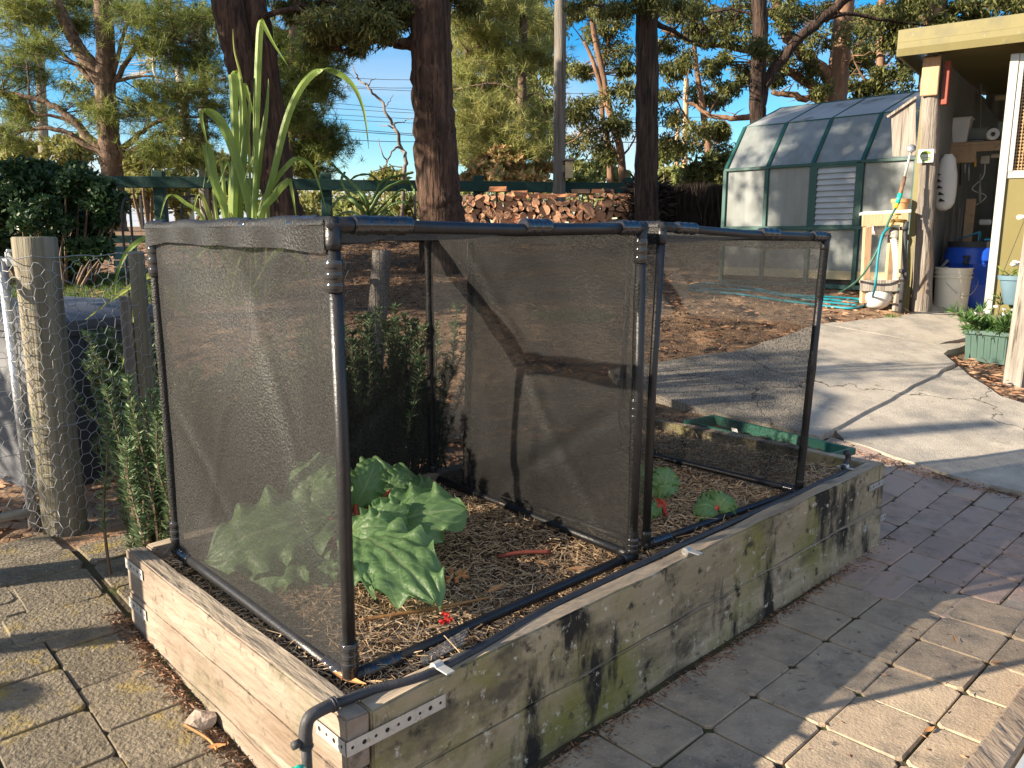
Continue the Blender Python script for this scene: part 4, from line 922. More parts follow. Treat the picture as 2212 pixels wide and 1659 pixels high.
# ------------------------------------------------------------------ lawn strip, leaf litter
def grass_patch(label, cx, cy, rx, ry, n, h=.07):
    x = cx + rng.uniform(-rx, rx, n); y = cy + rng.uniform(-ry, ry, n); ok = ((x - cx) / rx) ** 2 + ((y - cy) / ry) ** 2 < rng.uniform(.6, 1.1, n); x, y = x[ok], y[ok]
    p = np.stack([x, y, np.array([g(a, b) for a, b in zip(x, y)]) - .005], 1); d = rng.normal(size=p.shape) * .45; d[:, 2] = 1; n = len(p)
    o = quads('grass', leaf_polys(p, d, rng.uniform(.5, 1.2, n) * h, np.full(n, .007)), m_grass); props(o, label, 'grass', kind='stuff')
gc = G(190, 640); grass_patch('strip of short green lawn behind the compost bin', gc.x, gc.y + .2, 1.9, 1.1, 14000, .08)
gc = G(1240, 688); grass_patch('small tuft of green grass in the leaf litter behind netting', gc.x, gc.y, .35, .22, 1500, .06)
gc = G(1928, 692); grass_patch('tiny green weed sprouting at the concrete edge', gc.x, gc.y, .06, .05, 130, .06)
n = 17000; x = rng.uniform(-5, 5.5, n); y = rng.uniform(3.2, 12.5, n)
ok = np.array([not (inpoly(a, b, s_near) or inpoly(a, b, s_mid) or inpoly(a, b, s_far)) and (tobed(a, b)[1] > 1.22 or tobed(a, b)[0] > 2.6) and not (tobed(a, b)[1] < 1.0) for a, b in zip(x, y)])
x, y = x[ok], y[ok]
xe = rng.uniform(-3.2, .5, 2600); ye = rng.uniform(2.2, 4.6, 2600); ok = np.array([tobed(a, b)[1] > 1.85 or (tobed(a, b)[1] > 1.2 and tobed(a, b)[0] > .1) for a, b in zip(xe, ye)]); x = np.concatenate([x, xe[ok]]); y = np.concatenate([y, ye[ok]])
xe = rng.uniform(2.6, 4.2, 1500); ye = rng.uniform(4.2, 5.7, 1500); ok = np.array([not (inpoly(a, b, s_near) or inpoly(a, b, s_mid) or inpoly(a, b, s_far)) for a, b in zip(xe, ye)]); x = np.concatenate([x, xe[ok]]); y = np.concatenate([y, ye[ok]])
p = np.stack([x, y, np.array([g(a, b) for a, b in zip(x, y)]) + .008 + np.abs(rng.normal(0, .006, len(x)))], 1); d = rng.normal(size=p.shape); d[:, 2] *= .18
n = len(p); o = quads('leaf_litter', leaf_polys(p, d, rng.uniform(.03, .10, n), rng.uniform(.008, .018, n), .9), m_litter); props(o, 'brown leaf litter and bark chips strewn over the yard', 'leaf litter', kind='stuff')
# crumbs along the joints and at the foot of the boards
n = 1500; u_ = rng.uniform(-.2, 2.5, n); v_ = -.02 - np.abs(rng.normal(0, .02, n)); q = np.array(N0)[None] + np.outer(u_, np.array(UX)) + np.outer(v_, np.array(VX)); q[:, 2] = [g(a[0], a[1]) + .02 for a in q]
v2 = rng.uniform(0, 1.2, n); q2 = np.array(N0)[None] + np.outer(-.015 - np.abs(rng.normal(0, .02, n)), np.array(UX)) + np.outer(v2, np.array(VX)); q2[:, 2] = [g(a[0], a[1]) + .02 for a in q2]
q3 = np.stack([rng.uniform(.5, 2.6, 500), rng.uniform(1.2, 3.4, 500), np.zeros(500)], 1); q3 = q3[[tobed(a[0], a[1])[1] < -.3 for a in q3]]; q3[:, 2] = [g(a[0], a[1]) + .021 for a in q3]
ef = [G(a, b) for a, b in [(1800, 968), (1900, 1003), (1985, 1030), (2090, 1058), (2212, 1088)]]
q4 = np.array([tuple(ef[i].lerp(ef[i + 1], random.random()) + Vector((random.gauss(0, .03), random.gauss(0, .03), .025))) for i in range(4) for _ in range(220)])
q = np.concatenate([q, q2, q3, q4]); d = rng.normal(size=q.shape); d[:, 2] *= .2; n = len(q)
o = quads('paving_litter', leaf_polys(q, d, rng.uniform(.006, .028, n), rng.uniform(.002, .006, n), .9), m_litter); props(o, 'fine dry litter along paving joints and the foot of the bed', 'litter', kind='stuff')
def stone(p, r, mat, tag, seed):
    rr = random.Random(seed); bm = bmesh.new(); bmesh.ops.create_icosphere(bm, subdivisions=2, radius=r)
    for v in bm.verts: v.co = Vector((v.co.x * 1.1, v.co.y * .8, v.co.z * .75)) * (1 + rr.uniform(-.18, .18))
    me = bpy.data.meshes.new('stone'); bm.to_mesh(me); bm.free(); o = link_mesh('stone', me, mat, None, False, Vector(p) + Vector((0, 0, r * .55))); props(o, *tag); return o
sp = G(437, 1580); stone(sp + Vector((0, 0, .01)), .032, m_brick, ('reddish brown broken stone lying against the bed end boards', 'stone'), 3)
tw = [G(400, 1590), G(450, 1620), G(470, 1645)]; mb = MB(); mb.tube(smooth_path([p + Vector((0, 0, .03)) for p in tw], 4), .003, 6); mb.build('twig', m_stick, tag=('thin forked twig on the pavers beside the broken stone', 'twig'))
leafthing(G(470, 1638) + Vector((0, 0, .02)), .04, .014, .3, 'small orange leaf on pavers next to the thin twig')
leafthing(G(2060, 1400) + Vector((0, 0, .02)), .035, .010, 1.2, 'upright brown leaf scrap on the sunlit pavers, upper of two')
leafthing(G(2150, 1452) + Vector((0, 0, .02)), .04, .011, .2, 'pinkish leaf scrap by the thin shadow on sunlit pavers')
leafthing(G(2005, 1600) + Vector((0, 0, .02)), .04, .013, .5, 'orange leaf on the joint of the sunlit pavers near bottom')

# sleeper and pipe in the lower right corner
sa, sb_ = G(2125, 1659), G(2235, 1500)
sdv = (Vector((sb_.x, sb_.y, 0)) - Vector((sa.x, sa.y, 0))).normalized(); sn = Vector((sdv.y, -sdv.x, 0)); s0 = Vector((sa.x, sa.y, .045)) - sdv * .5 + sn * .036
mb = MB(); mb.bar(s0, s0 + sdv * 2.2, .07, .11); mb.build('edging_sleeper', m_sleepE, tag=('weathered timber edging sleeper in the lower right corner', 'sleeper'), bevel=.006)
mb = MB(); q0 = s0 + sn * .058 + Vector((0, 0, .045)); mb.tube([q0, q0 + sdv * 2.0], .014, 12); mb.tube([q0 + sdv * .52, q0 + sdv * .56], .02, 12); mb.build('metal_pipe', m_galv, tag=('shiny grey metal pipe beside the corner sleeper', 'pipe'), smooth=True)

# ------------------------------------------------------------------ green post and rail fence
random.seed(21)
def fpt(x, y, Y): return P(x, y, Y)
fn_ = thing('rail_fence', 'dark green painted post and rail fence behind the tall grass clump', 'fence', Vector((-3.5, 11.5, g(-3.5, 11.5))))
fa_, fb_ = P(150, 392, 11.3), P(1440, 408, 12.6)
fd = (fb_ - fa_); L_ = fd.length
tops = [fa_.lerp(fb_, t) for t in (0, .26, .52, .78, 1)]
for a, b in zip(tops, tops[1:]):
    for dz in (0, -.80):
        MB().bar(a + Vector((0, 0, dz)), b + Vector((0, 0, dz + random.gauss(0, .01))), .05, .155).build('rail', m_fence, fn_, bevel=.008)
for t in (.005, .132, .40, .66, .93):
    q = fa_.lerp(fb_, t); zg = g(q.x, q.y) - .1; zt = q.z + .16
    mb = MB(); mb.box((q.x, q.y + .1, (zg + zt) / 2), (.15, .15, zt - zg), az=.1); mb.build('fence_post', m_fence, fn_, bevel=.01)
mb = MB()
for k in range(7):
    for a, b in zip(tops, tops[1:]): mb.tube([a + Vector((0, .05, -.12 - k * .1)), b + Vector((0, .05, -.12 - k * .1))], .002, 4, False)
for k in range(70):
    q = fa_.lerp(fb_, k / 70); mb.tube([q + Vector((0, .05, -.1)), q + Vector((0, .05, -.8))], .0014, 3, False)
mb.build('wire_mesh', m_rope, fn_)
for i, (x0, x1, yt, Y, lb) in enumerate([(400, 452, 425, 7.4, 'tall black poly hoop standing left of the lemongrass blades'), (272, 290, 430, 7.0, 'black poly hoop in front of the dark hedge')]):
    a, b = P(x0, 560, Y), P(x1, 560, Y + .3); t_ = P((x0 + x1) / 2, yt, Y + .15)
    mb = MB(); mb.tube(smooth_path([Vector((a.x, a.y, g(a.x, a.y))), Vector((a.x, a.y, t_.z - .12)), t_, Vector((b.x, b.y, t_.z - .14)), Vector((b.x, b.y, g(b.x, b.y)))], 7), .011, 7); mb.build('poly_hoop', m_rope, tag=(lb, 'hoop', 'black poly hoops'), smooth=True)
q = G(282, 590); q = Vector((q.x, q.y, q.z)); mb = MB()
for k in range(4): mb.box(q + Vector((-.04, 0, .03 + k * .075)), (.24, .03, .065), az=.25)
mb.box(q + Vector((.07, -.03, .17)), (.07, .03, .36), az=.25); mb.build('painted_crate', m_tealp, tag=('pale teal slatted crate beside the hedge', 'crate'), bevel=.004)
# low wire paddock fence posts beyond
for i, (x, y, Y) in enumerate([(896, 432, 17), (462, 440, 18), (305, 450, 19)]):
    q = P(x, y, Y); zg = g(q.x, q.y); mb = MB(); mb.box((q.x, q.y, (zg + q.z + .3) / 2), (.05, .05, q.z + .3 - zg)); mb.build('steel_post', m_rope, tag=('thin dark paddock post ' + ['right of the cactus', 'behind the lemongrass', 'behind the hedge'][i], 'post', 'paddock posts'))

# dragonfruit cactus over the rail
random.seed(5)
dg = P(800, 480, 9.2); dc = thing('dragonfruit_cactus', 'sprawling dragon fruit cactus with drooping green stems on fence rail', 'cactus', Vector((dg.x, dg.y, g(dg.x, dg.y))))
for pts in [[(800, 480), (812, 420), (830, 390), (862, 380), (893, 372)], [(800, 470), (790, 430), (765, 400), (735, 372), (716, 352)], [(805, 470), (840, 430), (870, 410), (885, 425), (872, 455)], [(795, 470), (770, 440), (742, 425), (722, 440), (712, 462)],
            [(800, 465), (780, 425), (750, 410), (728, 412)], [(812, 470), (850, 440), (880, 440), (893, 465)], [(790, 480), (765, 460), (740, 460), (725, 472)], [(810, 430), (830, 405), (850, 370), (842, 355)], [(800, 440), (818, 400), (800, 378), (770, 380), (752, 395)], [(820, 480), (838, 455), (858, 470)], [(800, 455), (825, 415), (868, 392), (890, 400), (896, 420)], [(785, 455), (757, 425), (738, 392), (745, 372)]]:
    q = smooth_path([P(x, y, 9.2 + random.uniform(-.15, .15)) for x, y in pts], 5); k = len(q)
    mb = MB(); mb.tube(q, [.024 * (1 - .4 * i / k) * (1 + .22 * math.sin(i * 2.1)) for i in range(k)], 6, True, 0, .55); mb.build('stem', m_cactus, dc, True)

# ------------------------------------------------------------------ woodpile: every log a thing
random.seed(31)
WY = 11.2
wa, wb = P(1003, 470, WY), P(1372, 470, WY + .2); wd_ = (wb - wa); wl_ = Vector((wd_.x, wd_.y, 0)).length; wx = Vector((wd_.x, wd_.y, 0)).normalized(); wn = Vector((wx.y, -wx.x, 0))
ztop = P(1150, 424, WY).z
cnt = 0
def log(c, r, kind, yaw):
    d = (wn + wx * yaw).normalized(); x = d.cross(Vector((0, 0, 1))).normalized(); z = x.cross(d); n = 11; L = random.uniform(.30, .36)
    if kind == 0: pr = [(r * (1 + random.uniform(-.07, .07)) * math.cos(t), r * (1 + random.uniform(-.07, .07)) * math.sin(t)) for t in np.linspace(0, 2 * math.pi, n, endpoint=False)]
    else:
        a0 = random.uniform(0, 6.28); sp_ = random.choice([1.6, 3.14, 2.2]); pr = [(r * 1.35 * math.cos(a0 + sp_ * i / 7), r * 1.35 * math.sin(a0 + sp_ * i / 7)) for i in range(8)]
        if sp_ < 3: pr.append((0, 0))
        mx = sum(p[0] for p in pr) / len(pr); my = sum(p[1] for p in pr) / len(pr); pr = [(p[0] - mx, p[1] - my) for p in pr]
    off = random.uniform(-.04, .04); f = [c + x * a + z * b + d * (off + (random.gauss(0, .006))) for a, b in pr]; bk = [c + x * a + z * b - d * L for a, b in pr]; k = len(pr)
    mb = MB(); mb.add(f + bk, []); mb.f = [list(range(k))] + [[i, k + i, k + (i + 1) % k, (i + 1) % k] for i in range(k)] + [list(range(2 * k - 1, k - 1, -1))]; mb.mi = [1] + [0] * k + [1]
    return mb.build('firewood_log', [m_logbark if kind == 0 or random.random() < .5 else m_orange, m_cut])
row = 0; zc = None
z_ = .0
while True:
    s_ = -.05 + (row % 2) * .07; done = True
    while s_ < wl_:
        r = max(.035, random.gauss(.048, .011)); kind = 0 if random.random() < .62 - .45 * (s_ / wl_) else 1
        q = Vector((wa.x, wa.y, 0)) + wx * (s_ + r); zz = g(q.x, q.y) + .05 + z_ + random.gauss(0, .008)
        top = ztop + .05 * math.sin(s_ * 4) + .02 * math.sin(s_ * 11)
        if zz < top:
            done = False; o = log(Vector((q.x, q.y, zz)), r * 1.06, kind, random.gauss(0, .12)); cnt += 1
            hi = zz + .13 > top
            if random.random() < .12 and not hi: o2 = log(Vector((q.x, q.y, zz + .05)) - wn * .36 + wx * .06, .075, 1, 0); props(o2, 'split firewood log at the back of the woodpile, seen in the gaps', 'log', 'stacked firewood logs')
            props(o, ('round' if kind == 0 else 'split') + ' firewood log ' + ('on the top row of the woodpile' if hi else 'stacked in the body of the woodpile'), 'log', 'stacked firewood logs')
        s_ += 2 * r + .004
    z_ += .082; row += 1
    if done or row > 16: break
for k in range(14):                                                  # loose split pieces thrown on top
    s_ = random.uniform(.2, wl_ + .25); q = Vector((wa.x, wa.y, 0)) + wx * s_ - wn * random.uniform(.02, .2); zt = ztop + .05 * math.sin(s_ * 4) + random.uniform(.0, .04)
    mb = MB(); d = (wx * random.uniform(.4, 1) + wn * random.uniform(-.7, .7)).normalized(); y = Vector((-d.y, d.x, 0)); c = Vector((q.x, q.y, zt)); a = random.uniform(.03, .055)
    mb.prism([c - d * .17 + y * a, c - d * .17 - y * a, c - d * .17 + Vector((0, 0, a * 1.3))], d * random.uniform(.24, .36)); o = mb.build('firewood_log', m_orange if random.random() < .6 else m_logbark); props(o, 'split orange firewood piece lying loose on top of the woodpile', 'log', 'stacked firewood logs')
print('logs', cnt)
# dark bark heap and brushwood fence right of the logs
hc = P(1400, 470, 11.3); zg = g(hc.x, hc.y); n = 2600; p = np.array([hc.x, hc.y, zg + .35]) + rng.normal(size=(n, 3)) * np.array([.12, .12, .26]); p[:, 2] = np.clip(p[:, 2], zg, zg + .78); d = rng.normal(size=p.shape); d[:, 2] *= .6
o = quads('brush_heap', leaf_polys(p, d, rng.uniform(.12, .3, n), rng.uniform(.02, .05, n)), m_brush); props(o, 'dark heap of bark and brush at the right end of the woodpile', 'brush heap')
ba, bb = P(1395, 404, 11.6), P(1600, 404, 11.2); n = 5000; t = rng.uniform(0, 1, n); zt = ba.z
p = np.stack([ba.x + (bb.x - ba.x) * t, ba.y + (bb.y - ba.y) * t + rng.normal(0, .03, n), np.array([g(ba.x + (bb.x - ba.x) * q, 11.4) for q in t]) + rng.uniform(0, .5, n)], 1); d = rng.normal(size=p.shape) * .10; d[:, 2] = 1
o = quads('brush_fence', leaf_polys(p, d, np.minimum(rng.uniform(.4, .75, n), zt + .03 - p[:, 2] + .02 * rng.normal(size=n)), rng.uniform(.012, .03, n)), m_brush); props(o, 'dark brushwood screen fence between woodpile and greenhouse', 'fence')
# timber pole with nest box, dead branch, far poles, power lines
def pole(name, x0, y0, x1, y1, Y, r, mat, label, cat='pole', group=None):
    a, b = P(x0, y0, Y), P(x1, y1, Y); zg = g(a.x, a.y); mb = MB(); q = [Vector((a.x, a.y, zg - .1))] + [a.lerp(b, i / 9) for i in range(10)] if a.z > zg else [a.lerp(b, i / 9) for i in range(10)]
    mb.tube(q, [r * (1.08 - .02 * i) for i in range(len(q))], 14, True, .03); return mb.build(name, mat, tag=(label, cat, group), smooth=True, angle=R(50))
pole('timber_pole', 1208, 420, 1212, -260, 12.3, .088, m_pole, 'tall grey timber pole rising behind the woodpile')
nb = P(1229, 367, 12.2); bx_ = thing('nest_box', 'small pale nest box fixed on the right of grey pole', 'nest box', nb - Vector((0, 0, .13)))
MB().box(nb, (.11, .12, .24)).build('box', m_sand, bx_, bevel=.004); MB().box(nb + Vector((0, -.01, .14)), (.16, .17, .03)).build('roof', m_postg, bx_, bevel=.004); mb = MB(); mb.box(nb + Vector((-.085, .03, .02)), (.07, .03, .1)); mb.build('bracket', m_postg, bx_)
pole('power_pole', 96, 360, 85, 110, 26, .15, m_postg, 'pale timber power pole behind the left hedge', group='power poles')
pole('power_pole', 441, 420, 437, 60, 24, .13, m_postg, 'grey power pole between pine and leaning trunk', group='power poles')
pole('power_pole', 1478, 420, 1483, 170, 22, .075, m_pineboard, 'taller yellowish pole of the pair left of greenhouse', group='power poles')
pole('power_pole', 1462, 420, 1464, 235, 22, .06, m_pineboard, 'shorter yellowish pole of the pair left of greenhouse', group='power poles')
for i, (ya, yb, xa, xb) in enumerate([(143, 168, 560, 1000), (163, 185, 560, 1000), (177, 196, 560, 1500), (205, 268, 560, 1560), (222, 252, 560, 1560), (236, 262, 560, 1560), (246, 270, 560, 1560), (262, 308, 560, 1560), (268, 306, 560, 1560), (278, 302, 560, 1000), (270, 282, 0, 560)]):
    mb = MB(); a, b = P(xa, ya, 34), P(xb, yb, 34 + i * .2); mb.tube([a.lerp(b, t) - Vector((0, 0, .5 * 4 * t * (1 - t) * .5)) for t in np.linspace(0, 1, 12)], .012 if i < 7 else .017, 4, False); mb.build('power_line', m_rope, tag=('thin dark overhead wire crossing the sky between the trees', 'power line', 'overhead power lines'))
mb = MB(); Y = 13.5
for r0, r1, pts in [(.036, .016, [(868, 470), (872, 380), (878, 345), (866, 318), (856, 285), (850, 270), (838, 250), (820, 215), (800, 195), (790, 180)]), (.018, .006, [(790, 182), (775, 172), (768, 160), (760, 140)]), (.015, .005, [(856, 280), (840, 272), (822, 272)]), (.012, .004, [(795, 190), (800, 175), (812, 168)]),
                    (.02, .007, [(866, 318), (850, 322), (838, 345), (826, 372)]), (.014, .005, [(835, 350), (826, 330), (818, 300)]), (.012, .004, [(828, 230), (838, 222), (850, 205)]), (.012, .004, [(850, 268), (872, 262), (890, 255)]), (.014, .005, [(875, 370), (860, 360), (830, 362), (805, 372)])]:
    q = wiggle([P(x, y, Y + random.uniform(-.2, .2)) for x, y in pts], .012, 4); k = len(q); mb.tube(q, [r0 + (r1 - r0) * i / (k - 1) for i in range(k)], 6)
mb.build('dead_tree', m_deadwood, tag=('bare twisted dead tree against the sky left of central trunk', 'tree'), smooth=True)

# ------------------------------------------------------------------ trees
random.seed(41)
B = lambda *c: list(c)
tree('leaning_trunk_tree', 'dark twin trunk tree leaning left behind the lemongrass', 'tree', 9.0, [(622, 480), (598, 400), (570, 300), (540, 200), (512, 100), (490, 0), (478, -60)], .185, .17, m_bark, flare=.1,
     stems=[(.15, .13, [(612, 440, .1), (592, 300, .1), (578, 180, .12), (562, 80, .15), (545, 0, .18), (535, -60, .2)])],
     limbs=[(.035, .012, [(560, 40), (640, 20), (700, 60)])])
tree('stringybark_tree', 'thick reddish brown stringybark trunk in the centre of picture', 'tree', 9.0, [(955, 480), (948, 420), (940, 300), (934, 200), (931, 100), (930, 0), (930, -60)], .255, .205, m_bark, flare=.12,
     limbs=[(.07, .035, [(915, 100), (870, 92), (830, 86), (780, 80), (740, 60)]), (.022, .008, [(830, 86), (760, 60), (700, 30), (650, 10)]), (.02, .006, [(800, 80), (770, 100), (740, 110)]), (.02, .007, [(930, -20), (840, -10), (760, 10), (690, 0)])],
     clumps=[(650, 20, 38), (690, 50, 42), (740, 20, 50), (790, 50, 48), (840, 12, 42), (822, 60, 35), (740, 75, 38), (870, 30, 30), (775, 95, 30), (630, 8, 35), (710, 0, 50), (800, 0, 50), (860, -10, 40), (690, 88, 25), (1010, -10, 40)], per=64, sub=12, lw=(.10, .023))
tree('stringybark_tree', 'dark straight trunk at the right end of the woodpile', 'tree', 10.8, [(1398, 480), (1396, 420), (1397, 300), (1398, 150), (1397, 0), (1397, -60)], .165, .14, m_barkD, flare=.3,
     limbs=[(.05, .015, [(1400, 40, 0), (1440, 60, .3), (1500, 90, .6)]), (.03, .01, [(1395, 30), (1330, 15), (1270, 10)]), (.018, .006, [(1412, 120), (1440, 80), (1480, 40)])],
     clumps=[(1340, 20, 30), (1300, 8, 32), (1440, 10, 32), (1370, -10, 40), (1250, 5, 30), (1480, 20, 35), (1420, -15, 50)], per=50, sub=11, lw=(.10, .021))
tree('pine_tree', 'open branching pine with rough brown trunk behind the hedge', 'tree', 14.0, [(246, 480), (244, 420), (240, 350), (234, 280), (228, 200), (228, 100), (222, 0), (220, -60)], .20, .13, m_barkP, flare=.25, leaf='needle', lmat=m_needle,
     stems=[(.13, .08, [(232, 200), (200, 145), (172, 108), (150, 65), (128, 20), (105, -40)])],
     limbs=[(.085, .02, [(238, 345), (190, 290), (140, 245), (100, 220), (40, 205), (-20, 195)]), (.06, .015, [(240, 350), (170, 300), (120, 280), (40, 285), (-10, 340)]), (.06, .015, [(250, 340), (290, 300), (330, 268), (380, 255), (430, 252)]), (.05, .012, [(252, 345), (310, 310), (340, 290), (400, 290), (440, 300)]), (.05, .012, [(236, 190), (275, 130), (300, 95), (350, 80), (400, 90)]), (.05, .012, [(205, 178), (150, 130), (90, 80), (20, 20), (-30, -20)]), (.04, .01, [(245, 160), (270, 60), (300, -10)]), (.045, .01, [(230, 330), (150, 260), (70, 240), (60, 160)]), (.03, .008, [(252, 175), (330, 165), (420, 200)])],
     clumps=[(30, 60, 50), (18, 130, 50), (60, 165, 42), (25, 215, 45), (105, 35, 38), (85, 100, 35), (8, 300, 40), (205, 222, 36), (222, 246, 30), (165, 15, 30), (300, 45, 48), (350, 30, 45), (400, 55, 42), (335, 100, 35), (275, 20, 30), (430, 110, 42), (350, 220, 40), (300, 240, 30), (400, 205, 38), (370, 280, 45), (420, 300, 38), (450, 180, 42), (60, 10, 40), (440, 20, 40), (330, 330, 28), (45, 255, 28), (470, 250, 35), (420, 345, 30), (180, 60, 22), (385, 130, 32)], per=4, sub=15, needle=(.22, .010, 26, 2), subr=.6)
tree('pine_tree', 'bushy pine with lit needle tufts just right of twin trunk', 'tree', 12.0, [(625, 470), (622, 380), (628, 280), (632, 150), (634, 40), (636, -40)], .085, .05, m_barkP, leaf='needle', lmat=m_needle,
     limbs=[(.03, .008, [(628, 300), (670, 290), (705, 300)]), (.03, .008, [(632, 160), (670, 150), (700, 120)]), (.03, .008, [(630, 220), (600, 180), (590, 120)])],
     clumps=[(650, 90, 38), (622, 150, 38), (678, 150, 34), (640, 195, 40), (690, 105, 25), (645, 255, 34), (690, 290, 38), (650, 330, 34), (700, 325, 30), (615, 250, 30), (660, 370, 24), (600, 90, 28), (690, 200, 22)], per=5, sub=15, needle=(.18, .010, 26, 4), subr=.6)
tree('pine_tree', 'slender light green pine with thin trunk left of the grey pole', 'tree', 17.0, [(1119, 420), (1121, 360), (1126, 250), (1129, 120), (1132, 0), (1134, -60)], .105, .08, m_barkP, leaf='needle', lmat=m_needleL,
     limbs=[(.03, .01, [(1124, 300), (1080, 280), (1030, 290)]), (.03, .01, [(1126, 200), (1070, 180), (1000, 190)]), (.03, .01, [(1128, 110), (1070, 90), (1010, 110)]), (.025, .01, [(1126, 220), (1160, 200), (1180, 230)]), (.02, .008, [(1122, 320), (1140, 310), (1160, 330)])],
     clumps=[(1060, 50, 52), (1025, 110, 48), (1095, 120, 48), (1000, 40, 40), (1050, 185, 52), (1010, 235, 42), (1105, 215, 42), (1090, 285, 42), (1150, 270, 34), (1020, 300, 38), (1168, 120, 34), (1160, 50, 36), (1100, 20, 45), (1000, 175, 38), (1140, 325, 28), (1060, 240, 40), (1065, 330, 30)], per=4, sub=18, needle=(.28, .012, 26, 3), subr=.6)
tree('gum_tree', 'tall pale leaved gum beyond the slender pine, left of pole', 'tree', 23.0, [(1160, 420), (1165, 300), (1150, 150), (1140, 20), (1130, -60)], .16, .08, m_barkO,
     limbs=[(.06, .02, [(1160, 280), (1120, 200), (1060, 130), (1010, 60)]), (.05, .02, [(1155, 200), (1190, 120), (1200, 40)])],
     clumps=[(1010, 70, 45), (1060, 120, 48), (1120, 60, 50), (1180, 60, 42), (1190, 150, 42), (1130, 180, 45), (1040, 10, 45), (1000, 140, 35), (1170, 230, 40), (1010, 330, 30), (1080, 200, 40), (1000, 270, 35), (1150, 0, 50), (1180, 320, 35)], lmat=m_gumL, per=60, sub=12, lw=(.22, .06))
tree('gum_tree', 'curved leaning gum with reddish stems between pole and dark trunk', 'tree', 14.0, [(1346, 430), (1342, 340), (1330, 280), (1312, 220), (1302, 160), (1285, 80), (1275, 0), (1270, -60)], .075, .035, m_barkO,
     stems=[(.05, .025, [(1330, 290), (1302, 200), (1280, 130), (1262, 90)]), (.06, .03, [(1318, 430, .5), (1316, 330, .5), (1300, 240, .6), (1306, 120, .6), (1335, 40, .6)])],
     limbs=[(.02, .006, [(1340, 340), (1300, 300), (1255, 285)]), (.02, .006, [(1342, 340), (1370, 300), (1380, 250)])],
     clumps=[(1288, 75, 36), (1330, 115, 38), (1272, 225, 40), (1235, 250, 42), (1340, 205, 36), (1330, 45, 36), (1290, 290, 40), (1340, 270, 30), (1235, 300, 36), (1240, 30, 30), (1260, 150, 26), (1360, 150, 24), (1310, 330, 28)], per=46, sub=11, lw=(.13, .03))
tree('gum_tree', 'airy grey green gum behind the pole pair left of greenhouse', 'tree', 17.0, [(1525, 430), (1530, 330), (1520, 250), (1505, 150), (1500, 90)], .09, .03, m_barkO,
     limbs=[(.03, .01, [(1525, 300), (1480, 250), (1450, 190)]), (.03, .01, [(1522, 260), (1545, 220), (1560, 160)])],
     clumps=[(1455, 150, 32), (1500, 205, 36), (1545, 215, 28), (1450, 250, 36), (1515, 275, 36), (1480, 320, 36), (1550, 320, 34), (1440, 200, 26), (1530, 150, 26), (1440, 310, 30), (1560, 280, 22), (1580, 345, 24)], per=44, sub=11, lw=(.15, .035))
tree('gum_tree', 'gum with dark forked trunk rising behind the greenhouse', 'tree', 12.0, [(1640, 430), (1638, 280), (1636, 190), (1642, 60), (1638, -20), (1638, -60)], .125, .105, m_barkD, flare=.2,
     limbs=[(.085, .055, [(1642, 225), (1662, 170), (1705, 105), (1755, 55), (1800, 20), (1850, -20)]), (.04, .01, [(1756, 50, 0), (1830, 30, .2), (1920, 45, .3), (2010, 55, .4)]), (.025, .008, [(1640, 40), (1580, 20), (1500, 40)])],
     clumps=[(1590, 80, 34), (1640, 100, 26), (1560, 40, 36), (1500, 60, 30), (1610, 160, 30), (1575, 190, 26), (1560, 130, 22), (1690, 40, 34)], per=44, sub=11, lw=(.115, .026))
tree('gum_tree', 'big spreading gum with orange brown limbs above the greenhouse', 'tree', 14.0, [(1812, 430), (1810, 280), (1808, 200), (1816, 100), (1824, 0), (1826, -60)], .185, .15, m_barkO, flare=.2,
     limbs=[(.11, .08, [(1800, 185), (1775, 150), (1735, 120), (1700, 70), (1680, 20), (1665, -40)]), (.085, .035, [(1798, 215), (1750, 180), (1700, 150), (1640, 118), (1570, 100), (1500, 92), (1430, 62)]), (.075, .04, [(1802, 245), (1780, 222), (1740, 212), (1700, 205), (1668, 198)]), (.05, .02, [(1620, 252, -.6), (1580, 255, -.6), (1535, 250, -.5), (1500, 228, -.4), (1480, 215, -.4)]), (.05, .02, [(1700, 60), (1640, 20), (1560, 20), (1440, 50)]), (.03, .01, [(1570, 100), (1560, 50), (1530, 0)])],
     clumps=[(1470, 25, 42), (1530, 75, 34), (1690, 130, 30), (1742, 160, 34), (1760, 90, 34), (1730, 40, 36), (1600, 50, 36), (1680, 170, 22), (1770, 195, 22), (1440, 95, 28), (1620, 10, 40), (1790, 20, 40), (1510, 10, 40), (1480, 130, 26), (1860, 60, 40), (1700, 0, 40)], per=48, sub=11, lw=(.12, .028))
tree('gum_tree', 'leafy gum with pale trunk behind the shed roof corner', 'tree', 16.5, [(1898, 430), (1898, 250), (1902, 150), (1905, 40), (1908, -60)], .10, .07, m_barkO,
     limbs=[(.035, .01, [(1900, 200), (1860, 160), (1840, 110)]), (.035, .01, [(1902, 150), (1940, 110), (1970, 70)])],
     clumps=[(1852, 50, 45), (1900, 30, 48), (1945, 80, 44), (1880, 120, 44), (1930, 165, 40), (1975, 20, 45), (1860, 185, 36), (1900, 220, 36), (1950, 30, 40), (1845, 130, 30), (1940, 215, 30), (1970, 130, 30)], per=52, sub=12, lw=(.16, .045), lmat=m_gum)
tree('gum_tree', 'dark trunked gum rising over the shed roof', 'tree', 12.5, [(2010, 430), (2014, 150), (2020, 50), (2024, -60)], .19, .15, m_barkO,
     limbs=[(.05, .02, [(2018, 60), (2070, 20), (2140, 15), (2230, 20)]), (.05, .02, [(2018, 70), (1980, 20), (1960, -30)])],
     clumps=[(2060, 15, 45), (2130, 5, 45), (2200, 5, 50), (1980, 10, 40), (2100, 40, 22), (2040, 50, 22), (2240, 20, 45), (2170, -20, 50)], per=60, sub=12, lw=(.12, .03))
